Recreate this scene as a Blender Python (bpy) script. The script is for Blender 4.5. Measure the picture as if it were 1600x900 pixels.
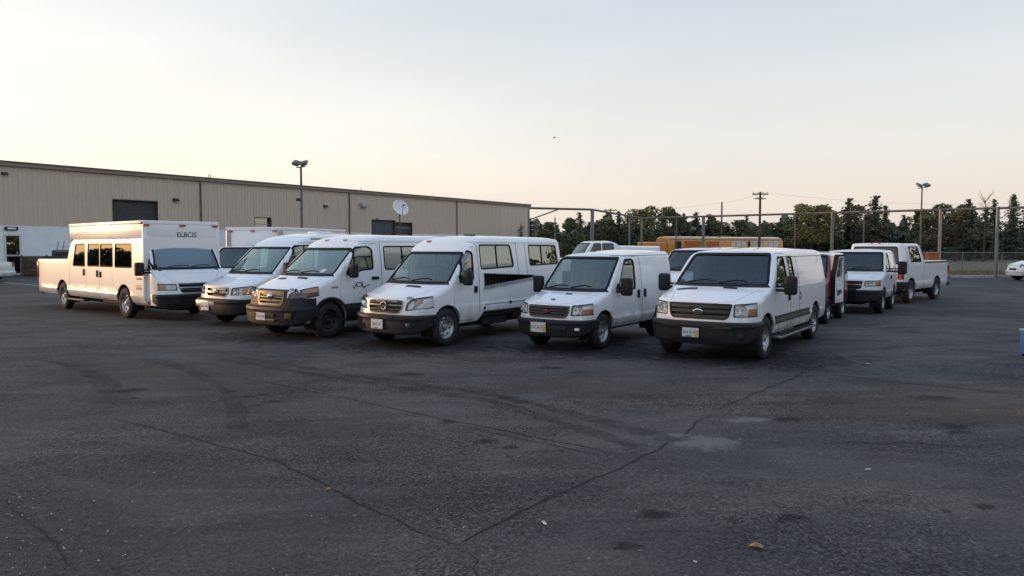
import bpy, bmesh, math, random
import numpy as np
from mathutils import Vector, Matrix
R_ = math.radians
random.seed(7)
np.random.seed(7)
scene = bpy.context.scene
for o in list(bpy.data.objects):
    bpy.data.objects.remove(o)

# ------------------------------------------------------------------ camera
CAM_H, FPX, PITCH = 2.0, 1155.0, math.atan(65 / 1155.0)
cam_d = bpy.data.cameras.new('camera')
cam_d.sensor_fit = 'HORIZONTAL'
cam_d.sensor_width = 36.0
cam_d.lens = 36.0 * FPX / 1600.0
cam_d.clip_start = 0.05
cam_d.clip_end = 5000
cam = bpy.data.objects.new('camera', cam_d)
cam.location = (0, 0, CAM_H)
cam.rotation_euler = (math.pi / 2 - PITCH, 0, 0)
scene.collection.objects.link(cam)
scene.camera = cam

# ------------------------------------------------------------------ sky and sun
SUN_AZ = Vector((-0.95, 0.31, 0)).normalized()
SUN_EL = R_(4.5)
SUN_DIR = Vector((SUN_AZ.x * math.cos(SUN_EL), SUN_AZ.y * math.cos(SUN_EL), math.sin(SUN_EL)))
world = bpy.data.worlds.new('World')
scene.world = world
world.use_nodes = True
wt = world.node_tree
wt.nodes.clear()
def wn(kind, **kw):
    n = wt.nodes.new(kind)
    for k, v in kw.items():
        setattr(n, k, v)
    return n
w_out = wn('ShaderNodeOutputWorld')
w_bg = wn('ShaderNodeBackground')
w_bg2 = wn('ShaderNodeBackground')
w_add = wn('ShaderNodeAddShader')
sky = wn('ShaderNodeTexSky', sky_type='NISHITA')
sky.sun_disc = False
sky.sun_elevation = SUN_EL
sky.sun_rotation = math.atan2(SUN_AZ.x, SUN_AZ.y)
sky.altitude = 100
sky.air_density = 1.0
sky.dust_density = 3.0
sky.ozone_density = 1.0
wt.links.new(sky.outputs[0], w_bg.inputs['Color'])
w_bg.inputs['Strength'].default_value = 0.05
# pale thin overcast in front of the clear evening sky: elevation ramp plus a broad glow round the sun
w_tc = wn('ShaderNodeTexCoord')
w_sep = wn('ShaderNodeSeparateXYZ')
wt.links.new(w_tc.outputs['Generated'], w_sep.inputs[0])
w_ramp = wn('ShaderNodeValToRGB')
cr = w_ramp.color_ramp
cr.elements[0].position = 0.0
cr.elements[0].color = (0.735, 0.655, 0.59, 1)
cr.elements[1].position = 1.0
cr.elements[1].color = (0.37, 0.48, 0.70, 1)
for p, c in ((0.06, (0.73, 0.66, 0.60, 1)), (0.16, (0.69, 0.685, 0.675, 1)), (0.31, (0.55, 0.608, 0.672, 1)), (0.55, (0.43, 0.54, 0.72, 1))):
    e = cr.elements.new(p)
    e.color = c
wt.links.new(w_sep.outputs['Z'], w_ramp.inputs['Fac'])
w_dot = wn('ShaderNodeVectorMath', operation='DOT_PRODUCT')
wt.links.new(w_tc.outputs['Generated'], w_dot.inputs[0])
w_dot.inputs[1].default_value = tuple(SUN_DIR)
w_mr = wn('ShaderNodeMapRange')
w_mr.inputs['From Min'].default_value = -0.35
w_mr.inputs['From Max'].default_value = 1.0
wt.links.new(w_dot.outputs['Value'], w_mr.inputs['Value'])
w_pow = wn('ShaderNodeMath', operation='POWER')
wt.links.new(w_mr.outputs[0], w_pow.inputs[0])
w_pow.inputs[1].default_value = 2.6
w_zf = wn('ShaderNodeMapRange')
w_zf.inputs['From Min'].default_value = 0.0
w_zf.inputs['From Max'].default_value = 0.75
w_zf.inputs['To Min'].default_value = 1.0
w_zf.inputs['To Max'].default_value = 0.15
wt.links.new(w_sep.outputs['Z'], w_zf.inputs['Value'])
w_mul = wn('ShaderNodeMath', operation='MULTIPLY')
wt.links.new(w_pow.outputs[0], w_mul.inputs[0])
wt.links.new(w_zf.outputs[0], w_mul.inputs[1])
w_gl = wn('ShaderNodeMix', data_type='RGBA', blend_type='ADD')
wt.links.new(w_mul.outputs[0], w_gl.inputs['Factor'])
wt.links.new(w_ramp.outputs[0], w_gl.inputs['A'])
w_gl.inputs['B'].default_value = (0.40, 0.31, 0.19, 1)
# faint streaky cloud
w_map = wn('ShaderNodeMapping')
w_map.inputs['Scale'].default_value = (1.0, 1.0, 5.0)
wt.links.new(w_tc.outputs['Generated'], w_map.inputs[0])
w_nz = wn('ShaderNodeTexNoise')
w_nz.inputs['Scale'].default_value = 1.6
w_nz.inputs['Detail'].default_value = 5
wt.links.new(w_map.outputs[0], w_nz.inputs['Vector'])
w_cl = wn('ShaderNodeMapRange')
w_cl.inputs['From Min'].default_value = 0.3
w_cl.inputs['From Max'].default_value = 0.75
w_cl.inputs['To Min'].default_value = 0.93
w_cl.inputs['To Max'].default_value = 1.06
wt.links.new(w_nz.outputs['Fac'], w_cl.inputs['Value'])
w_sc = wn('ShaderNodeVectorMath', operation='SCALE')
wt.links.new(w_gl.outputs['Result'], w_sc.inputs[0])
wt.links.new(w_cl.outputs[0], w_sc.inputs['Scale'])
wt.links.new(w_sc.outputs[0], w_bg2.inputs['Color'])
w_bg2.inputs['Strength'].default_value = 1.0
wt.links.new(w_bg.outputs[0], w_add.inputs[0])
wt.links.new(w_bg2.outputs[0], w_add.inputs[1])
wt.links.new(w_add.outputs[0], w_out.inputs['Surface'])

sun_d = bpy.data.lights.new('sun', 'SUN')
sun_d.energy = 1.45
sun_d.angle = R_(0.6)
sun_d.color = (1.0, 0.57, 0.27)
sun = bpy.data.objects.new('sun', sun_d)
sun.rotation_euler = (-SUN_DIR).to_track_quat('-Z', 'Y').to_euler()
sun.location = (-40, -5, 30)
scene.collection.objects.link(sun)

vs = scene.view_settings
vs.view_transform = 'Standard'
vs.look = 'None'
vs.exposure = 0.12
vs.gamma = 1.0
vs.use_curve_mapping = False
scene.render.engine = 'CYCLES'
scene.cycles.max_bounces = 8
scene.cycles.transparent_max_bounces = 12
scene.cycles.use_denoising = True

# ------------------------------------------------------------------ where a picture point stands in the place
def ray(px, py):
    v = Vector(((px - 800) / FPX, 1.0, -(py - 450) / FPX))
    c, s = math.cos(PITCH), math.sin(PITCH)
    return Vector((v.x, v.y * c + v.z * s, -v.y * s + v.z * c))
def gp(px, py, z=0.0):
    d = ray(px, py)
    t = (z - CAM_H) / d.z
    return Vector((d.x * t, d.y * t, z))
def dp(px, py, depth):
    d = ray(px, py)
    t = depth / d.y
    return Vector((d.x * t, depth, CAM_H + d.z * t))

# ------------------------------------------------------------------ materials
MATS = {}
def principled(name, col, rough=0.5, metal=0.0, coat=0.0, spec=0.5):
    m = bpy.data.materials.new(name)
    m.use_nodes = True
    b = m.node_tree.nodes['Principled BSDF']
    b.inputs['Base Color'].default_value = (*col, 1)
    b.inputs['Roughness'].default_value = rough
    b.inputs['Metallic'].default_value = metal
    b.inputs['Coat Weight'].default_value = coat
    b.inputs['Coat Roughness'].default_value = 0.06
    b.inputs['Specular IOR Level'].default_value = spec
    MATS[name] = m
    return m
class NT:
    """small node helper on one material"""
    def __init__(s, m):
        s.t = m.node_tree
        s.b = m.node_tree.nodes.get('Principled BSDF')
    def n(s, kind, **kw):
        n = s.t.nodes.new(kind)
        for k, v in kw.items():
            setattr(n, k, v)
        return n
    def l(s, a, b):
        s.t.links.new(a, b)
    def coord(s, which='Object', scale=(1, 1, 1), loc=(0, 0, 0)):
        tc = s.n('ShaderNodeTexCoord')
        mp = s.n('ShaderNodeMapping')
        mp.inputs['Scale'].default_value = scale
        mp.inputs['Location'].default_value = loc
        s.l(tc.outputs[which], mp.inputs[0])
        return mp.outputs[0]
    def noise(s, vec, scale, detail=4, rough=0.55, dist=0.0):
        n = s.n('ShaderNodeTexNoise')
        n.inputs['Scale'].default_value = scale
        n.inputs['Detail'].default_value = detail
        n.inputs['Roughness'].default_value = rough
        n.inputs['Distortion'].default_value = dist
        s.l(vec, n.inputs['Vector'])
        return n.outputs['Fac']
    def mr(s, v, a, b, c=0.0, d=1.0, smooth=True):
        n = s.n('ShaderNodeMapRange')
        if smooth:
            n.interpolation_type = 'SMOOTHSTEP'
        for k, x in zip(('From Min', 'From Max', 'To Min', 'To Max'), (a, b, c, d)):
            n.inputs[k].default_value = x
        s.l(v, n.inputs['Value'])
        return n.outputs[0]
    def math(s, op, a, b=None):
        n = s.n('ShaderNodeMath', operation=op)
        for i, x in enumerate((a, b)):
            if x is None:
                continue
            if isinstance(x, (int, float)):
                n.inputs[i].default_value = x
            else:
                s.l(x, n.inputs[i])
        return n.outputs[0]
    def mix(s, f, a, b, mode='MIX'):
        n = s.n('ShaderNodeMix', data_type='RGBA', blend_type=mode)
        if isinstance(f, (int, float)):
            n.inputs['Factor'].default_value = f
        else:
            s.l(f, n.inputs['Factor'])
        for k, x in (('A', a), ('B', b)):
            if isinstance(x, tuple):
                n.inputs[k].default_value = (*x, 1) if len(x) == 3 else x
            else:
                s.l(x, n.inputs[k])
        return n.outputs['Result']
    def bump(s, h, strength=0.3, dist=0.01):
        n = s.n('ShaderNodeBump')
        n.inputs['Strength'].default_value = strength
        n.inputs['Distance'].default_value = dist
        s.l(h, n.inputs['Height'])
        s.l(n.outputs[0], s.b.inputs['Normal'])

def paint(name, col, dirt=0.5, rough=0.32, seedz=0.0):
    """vehicle paint: coat, road dirt towards the sills, a little unevenness"""
    m = principled(name, col, rough, 0.0, 0.9)
    t = NT(m)
    c = t.coord('Object', loc=(seedz, seedz * 2, 0))
    sep = t.n('ShaderNodeSeparateXYZ')
    tc = t.n('ShaderNodeTexCoord')
    t.l(tc.outputs['Object'], sep.inputs[0])
    low = t.mr(sep.outputs['Z'], 1.05, 0.3)
    n1 = t.noise(c, 3.0, 6, 0.65)
    n2 = t.noise(t.coord('Object', (6, 6, 1.2), (seedz, 0, 0)), 2.5, 5, 0.6)
    f = t.math('MULTIPLY', low, t.mr(n1, 0.3, 0.75))
    f = t.math('MULTIPLY', f, dirt)
    g = t.math('MULTIPLY', t.mr(n2, 0.52, 0.8), 0.22 * dirt)
    base = t.mix(g, col, tuple(x * 0.62 for x in col))
    base = t.mix(f, base, (0.20, 0.17, 0.145))
    t.l(base, t.b.inputs['Base Color'])
    t.l(t.math('ADD', t.math('MULTIPLY', f, 0.4), t.mr(n1, 0.2, 0.8, rough * 0.85, rough * 1.25)), t.b.inputs['Roughness'])
    return m
def speckled(name, col, rough, amount=0.25, scale=8.0, metal=0.0, bump=0.0, coat=0.0, spec=0.5):
    m = principled(name, col, rough, metal, coat, spec)
    t = NT(m)
    c = t.coord('Object')
    n = t.noise(c, scale, 6, 0.65)
    t.l(t.mix(t.mr(n, 0.3, 0.72), tuple(x * (1 - amount) for x in col), tuple(min(1, x * (1 + amount)) for x in col)), t.b.inputs['Base Color'])
    if bump:
        t.bump(n, bump, 0.01)
    return m
def glass(name, tint, refl, rough=0.02, gcol=(1, 1, 1)):
    m = bpy.data.materials.new(name)
    m.use_nodes = True
    t = m.node_tree
    t.nodes.clear()
    out = t.nodes.new('ShaderNodeOutputMaterial')
    tr = t.nodes.new('ShaderNodeBsdfTransparent')
    tr.inputs[0].default_value = (*tint, 1)
    gl = t.nodes.new('ShaderNodeBsdfGlossy')
    gl.inputs['Roughness'].default_value = rough
    gl.inputs['Color'].default_value = (*gcol, 1)
    fr = t.nodes.new('ShaderNodeFresnel')
    fr.inputs['IOR'].default_value = 1.5
    mr = t.nodes.new('ShaderNodeMapRange')
    mr.inputs['From Min'].default_value = 0.04
    mr.inputs['From Max'].default_value = 1.0
    mr.inputs['To Min'].default_value = refl
    mr.inputs['To Max'].default_value = 1.0
    t.links.new(fr.outputs[0], mr.inputs['Value'])
    mx = t.nodes.new('ShaderNodeMixShader')
    ge = t.nodes.new('ShaderNodeNewGeometry')          # the inner face of a pane only lets light through
    inv = t.nodes.new('ShaderNodeMath'); inv.operation = 'SUBTRACT'; inv.inputs[0].default_value = 1.0
    t.links.new(ge.outputs['Backfacing'], inv.inputs[1])
    mu = t.nodes.new('ShaderNodeMath'); mu.operation = 'MULTIPLY'
    t.links.new(mr.outputs[0], mu.inputs[0])
    t.links.new(inv.outputs[0], mu.inputs[1])
    t.links.new(mu.outputs[0], mx.inputs[0])
    t.links.new(tr.outputs[0], mx.inputs[1])
    t.links.new(gl.outputs[0], mx.inputs[2])
    t.links.new(mx.outputs[0], out.inputs[0])
    MATS[name] = m
    return m

paint('white', (0.87, 0.87, 0.87), 0.75)
paint('white_b', (0.84, 0.855, 0.87), 0.7, 0.34, 3.1)
paint('white_c', (0.85, 0.84, 0.815), 0.85, 0.36, 7.7)
paint('red_paint', (0.22, 0.014, 0.024), 0.4, 0.3, 2.0)
paint('bus_paint', (0.60, 0.22, 0.02), 0.3, 0.4, 1.0)
speckled('cladding', (0.016, 0.0165, 0.019), 0.55, 0.25, 9, spec=0.3)
speckled('bumper', (0.017, 0.018, 0.021), 0.5, 0.25, 7, spec=0.35)
speckled('bronze', (0.13, 0.11, 0.088), 0.38, 0.2, 9, metal=0.65)
speckled('dark', (0.012, 0.012, 0.013), 0.7, 0.3, 9)
speckled('bed_grey', (0.045, 0.045, 0.047), 0.7, 0.3, 6)
speckled('rail_grey', (0.36, 0.36, 0.36), 0.5, 0.25, 5, metal=0.3)
speckled('grille_grey', (0.028, 0.028, 0.030), 0.42, 0.2, 9)
speckled('interior', (0.07, 0.073, 0.078), 0.75, 0.2, 12)
speckled('interior_pale', (0.40, 0.41, 0.40), 0.75, 0.12, 12)
speckled('interior_trim', (0.58, 0.59, 0.58), 0.8, 0.1, 12)
speckled('seat_tan', (0.24, 0.16, 0.09), 0.85, 0.2, 12)
speckled('seat_cloth', (0.11, 0.105, 0.095), 0.85, 0.2, 22)
principled('rubber', (0.010, 0.010, 0.011), 0.65, 0.0, 0.0, 0.25)
principled('chrome', (0.72, 0.72, 0.72), 0.16, 1.0)
speckled('silver', (0.42, 0.42, 0.43), 0.32, 0.15, 18, metal=0.85)
speckled('grille_silver', (0.17, 0.17, 0.175), 0.3, 0.15, 18, metal=0.8)
speckled('steel_rim', (0.42, 0.43, 0.44), 0.36, 0.28, 14, metal=0.7)
speckled('dark_rim', (0.014, 0.014, 0.015), 0.5, 0.25, 12)
principled('lamp_chrome', (0.80, 0.81, 0.82), 0.10, 1.0)
principled('lamp_shell', (0.82, 0.83, 0.84), 0.35, 0.0)
principled('lamp_shell_dark', (0.07, 0.07, 0.075), 0.35, 0.2)
principled('amber', (0.50, 0.19, 0.06), 0.2, 0.0, 0.5)
principled('tail_red', (0.38, 0.015, 0.012), 0.18, 0.0, 0.7)
principled('plate_white', (0.66, 0.66, 0.63), 0.45)
principled('plate_yellow', (0.62, 0.42, 0.14), 0.45)
principled('plate_blue', (0.10, 0.25, 0.48), 0.45)
principled('emblem_red', (0.28, 0.04, 0.035), 0.35, 0.2)
principled('ink', (0.02, 0.024, 0.05), 0.5)
principled('grey_ink', (0.14, 0.14, 0.16), 0.5)
principled('brown_ink', (0.22, 0.13, 0.07), 0.5)
glass('glass_bright', (0.80, 0.90, 0.86), 0.26, 0.03, (0.80, 0.98, 0.92))
glass('glass', (0.84, 0.92, 0.89), 0.16, 0.02, (0.84, 0.97, 0.93))
glass('glass_dark', (0.70, 0.77, 0.82), 0.08, 0.02, (0.85, 0.95, 1.0))
glass('glass_side', (0.30, 0.33, 0.32), 0.30, 0.015, (0.93, 0.97, 0.90))
glass('glass_door', (0.74, 0.80, 0.77), 0.26, 0.015, (0.93, 0.97, 0.90))
glass('glass_truck', (0.25, 0.26, 0.26), 0.10, 0.015, (0.85, 0.85, 0.88))
glass('lens', (0.97, 0.97, 0.98), 0.06, 0.03)

def tyre_mat():
    m = principled('tyre', (0.016, 0.016, 0.016), 0.8)
    t = NT(m)
    n = t.noise(t.coord('Object'), 7, 6, 0.7)
    t.l(t.mix(t.mr(n, 0.4, 0.8), (0.011, 0.011, 0.012), (0.045, 0.040, 0.036)), t.b.inputs['Base Color'])
    t.bump(n, 0.3, 0.01)
tyre_mat()

# ------------------------------------------------------------------ objects: linked at the very end, so booleans stay quick
PENDING = []
def ob(name, mesh, mat=None, parent=None, smooth=None):
    o = bpy.data.objects.new(name, mesh)
    if mesh is not None and mat is not None:
        mats = mat if isinstance(mat, (list, tuple)) else [mat]
        idx = np.zeros(len(mesh.polygons), dtype=np.int32)
        if len(mats) > 1:
            mesh.polygons.foreach_get('material_index', idx)
        mesh.materials.clear()
        for q in mats:
            mesh.materials.append(MATS[q])
        if len(mats) > 1:
            mesh.polygons.foreach_set('material_index', idx)
    if parent is not None:
        o.parent = parent
    if mesh is not None and smooth is not None:
        shade(mesh, smooth)
    PENDING.append(o)
    return o
def shade(me, deg=32):
    me.polygons.foreach_set('use_smooth', [True] * len(me.polygons))
    me.set_sharp_from_angle(angle=R_(deg))
def tag(o, label=None, cat=None, group=None, kind=None):
    if label: o['label'] = label
    if cat: o['category'] = cat
    if group: o['group'] = group
    if kind: o['kind'] = kind
    return o
def empty(name, loc=(0, 0, 0), rz=0.0, label=None, cat=None, group=None):
    o = bpy.data.objects.new(name, None)
    o.location = loc
    o.rotation_euler = (0, 0, rz)
    o.empty_display_size = 0.2
    PENDING.append(o)
    return tag(o, label, cat, group)

class MB:
    """collects verts and faces"""
    def __init__(s):
        s.v, s.f = [], []
    def add(s, v, f):
        k = len(s.v)
        s.v += [tuple(p) for p in v]
        s.f += [tuple(i + k for i in q) for q in f]
        return s
    def box(s, a, b):
        x0, y0, z0 = a
        x1, y1, z1 = b
        return s.add([(x0, y0, z0), (x1, y0, z0), (x1, y1, z0), (x0, y1, z0), (x0, y0, z1), (x1, y0, z1), (x1, y1, z1), (x0, y1, z1)],
                     [(0, 3, 2, 1), (4, 5, 6, 7), (0, 1, 5, 4), (1, 2, 6, 5), (2, 3, 7, 6), (3, 0, 4, 7)])
    def tube(s, pts, r, n=8, caps=True):
        pts = [Vector(p) for p in pts]
        rr = r if isinstance(r, (list, tuple)) else [r] * len(pts)
        rings, prev = [], None
        for i, p in enumerate(pts):
            d = (pts[min(i + 1, len(pts) - 1)] - pts[max(i - 1, 0)]).normalized()
            u = prev if prev is not None else (Vector((0, 0, 1)) if abs(d.z) < 0.9 else Vector((1, 0, 0)))
            a = (u - d * u.dot(d)).normalized()
            prev = a
            b = d.cross(a)
            rings.append([p + (a * math.cos(2 * math.pi * k / n) + b * math.sin(2 * math.pi * k / n)) * rr[i] for k in range(n)])
        v = [q for ring in rings for q in ring]
        f = []
        for i in range(len(pts) - 1):
            for k in range(n):
                k2 = (k + 1) % n
                f.append((i * n + k, i * n + k2, (i + 1) * n + k2, (i + 1) * n + k))
        if caps:
            f.append(tuple(range(n - 1, -1, -1)))
            f.append(tuple((len(pts) - 1) * n + k for k in range(n)))
        return s.add(v, f)
    def lathe(s, prof, n=32, axis='y', c=(0, 0, 0), closed=False):
        """prof: (radius, along); axis of turning through c"""
        v, f = [], []
        m = len(prof)
        for k in range(n):
            a = 2 * math.pi * k / n
            for r, h in prof:
                p = {'y': (r * math.cos(a), h, r * math.sin(a)), 'z': (r * math.cos(a), r * math.sin(a), h), 'x': (h, r * math.cos(a), r * math.sin(a))}[axis]
                v.append((p[0] + c[0], p[1] + c[1], p[2] + c[2]))
        last = m if closed else m - 1
        for k in range(n):
            k2 = (k + 1) % n
            for i in range(last):
                j = (i + 1) % m
                f.append((k * m + i, k * m + j, k2 * m + j, k2 * m + i))
        return s.add(v, f)
    def mesh(s, name='m', fix=True, bevel=0.0, seg=2, weld=0.0):
        me = bpy.data.meshes.new(name)
        me.from_pydata(s.v, [], s.f)
        if fix or bevel or weld:
            bm = bmesh.new()
            bm.from_mesh(me)
            if weld:
                bmesh.ops.remove_doubles(bm, verts=bm.verts, dist=weld)
            if bevel:
                bmesh.ops.bevel(bm, geom=[e for e in bm.edges if e.is_manifold and e.calc_face_angle(0) > 0.5], offset=bevel, segments=seg, affect='EDGES', profile=0.6)
            if fix:
                bmesh.ops.recalc_face_normals(bm, faces=bm.faces)
            bm.to_mesh(me)
            bm.free()
        return me

def box_mesh(a, b, bevel=0.0, seg=2):
    return MB().box(a, b).mesh(bevel=bevel, seg=seg)
def joined(meshes):
    mb = MB()
    for me in meshes:
        mb.add([v.co[:] for v in me.vertices], [p.vertices[:] for p in me.polygons])
    return mb.mesh(fix=False)
def moved(me, m):
    me = me.copy()
    me.transform(m)
    return me

# ---- outlines
def rpoly(pts, r=0.05, n=4):
    """rounded polygon"""
    out = []
    k = len(pts)
    for i in range(k):
        p, a, b = Vector(pts[i]), Vector(pts[i - 1]), Vector(pts[(i + 1) % k])
        u, v = (a - p), (b - p)
        rr = min(r, u.length * 0.45, v.length * 0.45)
        u.normalize(); v.normalize()
        for j in range(n + 1):
            t = j / n
            out.append(tuple((p + u * rr) * (1 - t) ** 2 + p * 2 * t * (1 - t) + (p + v * rr) * t ** 2))
    return out
def area2(p):
    return sum(p[i - 1][0] * p[i][1] - p[i][0] * p[i - 1][1] for i in range(len(p)))
def grow(p, d):
    """offset outwards by d"""
    s = 1 if area2(p) > 0 else -1
    out = []
    k = len(p)
    for i in range(k):
        a, b, c = Vector(p[i - 1]), Vector(p[i]), Vector(p[(i + 1) % k])
        e1, e2 = (b - a), (c - b)
        if e1.length < 1e-7: e1 = e2
        if e2.length < 1e-7: e2 = e1
        n1 = Vector((e1.y, -e1.x)).normalized()
        n2 = Vector((e2.y, -e2.x)).normalized()
        m = (n1 + n2)
        m.normalize()
        q = max(0.5, m.dot(n1))
        out.append(tuple(b + m * (d * s / q)))
    return out
def put(axis, a, b, h):
    return {'y': (a, h, b), 'x': (h, a, b), 'z': (a, b, h)}[axis]
def prism(poly, axis, lo, hi, mb=None):
    mb = mb or MB()
    k = len(poly)
    v = [put(axis, a, b, lo) for a, b in poly] + [put(axis, a, b, hi) for a, b in poly]
    f = [tuple(range(k)), tuple(range(2 * k - 1, k - 1, -1))]
    for i in range(k):
        j = (i + 1) % k
        f.append((i, k + i, k + j, j))
    return mb.add(v, f)
def ring(poly, win, wout, axis, lo, hi, mb=None):
    mb = mb or MB()
    A, B = grow(poly, wout), grow(poly, -win)
    k = len(A)
    v = [put(axis, *p, lo) for p in A] + [put(axis, *p, lo) for p in B] + [put(axis, *p, hi) for p in A] + [put(axis, *p, hi) for p in B]
    f = []
    for i in range(k):
        j = (i + 1) % k
        f += [(i, j, k + j, k + i), (2 * k + i, 3 * k + i, 3 * k + j, 2 * k + j), (i, 2 * k + i, 2 * k + j, j), (k + i, k + j, 3 * k + j, 3 * k + i)]
    return mb.add(v, f)

# ---- booleans on meshes that no scene needs to know of
TMP = bpy.data.scenes.new('work')
def boolean(a, b, op='DIFFERENCE', solver='MANIFOLD'):
    oa = bpy.data.objects.new('a', a)
    ob_ = bpy.data.objects.new('b', b)
    TMP.collection.objects.link(oa)
    TMP.collection.objects.link(ob_)
    md = oa.modifiers.new('b', 'BOOLEAN')
    md.operation = op
    md.solver = solver
    md.object = ob_
    vl = TMP.view_layers[0]
    vl.update()
    dg = vl.depsgraph
    me = bpy.data.meshes.new_from_object(oa.evaluated_get(dg))
    bpy.data.objects.remove(oa)
    bpy.data.objects.remove(ob_)
    if len(me.polygons) == 0 and solver == 'MANIFOLD':
        return boolean(a, b, op, 'EXACT')
    return me
def islands(me):
    """one mesh for each loose piece"""
    n = len(me.vertices)
    par = list(range(n))
    def find(i):
        while par[i] != i:
            par[i] = par[par[i]]
            i = par[i]
        return i
    for e in me.edges:
        a, b = find(e.vertices[0]), find(e.vertices[1])
        if a != b:
            par[a] = b
    groups = {}
    for p in me.polygons:
        groups.setdefault(find(p.vertices[0]), []).append(p.vertices[:])
    out = []
    for fs in groups.values():
        ids = sorted({i for f in fs for i in f})
        mp = {i: k for k, i in enumerate(ids)}
        m2 = bpy.data.meshes.new('piece')
        m2.from_pydata([me.vertices[i].co[:] for i in ids], [], [tuple(mp[i] for i in f) for f in fs])
        out.append(m2)
    return out
def centre(me):
    c = np.zeros(len(me.vertices) * 3)
    me.vertices.foreach_get('co', c)
    c = c.reshape(-1, 3)
    return (c.min(0) + c.max(0)) / 2

def text_mesh(s, size, depth=0.004, align='CENTER'):
    cu = bpy.data.curves.new('t', 'FONT')
    cu.body = s
    cu.size = size
    cu.extrude = depth
    cu.align_x = align
    cu.resolution_u = 3
    o = bpy.data.objects.new('t', cu)
    TMP.collection.objects.link(o)
    vl = TMP.view_layers[0]
    vl.update()
    me = bpy.data.meshes.new_from_object(o.evaluated_get(vl.depsgraph))
    bpy.data.objects.remove(o)
    return me
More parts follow.
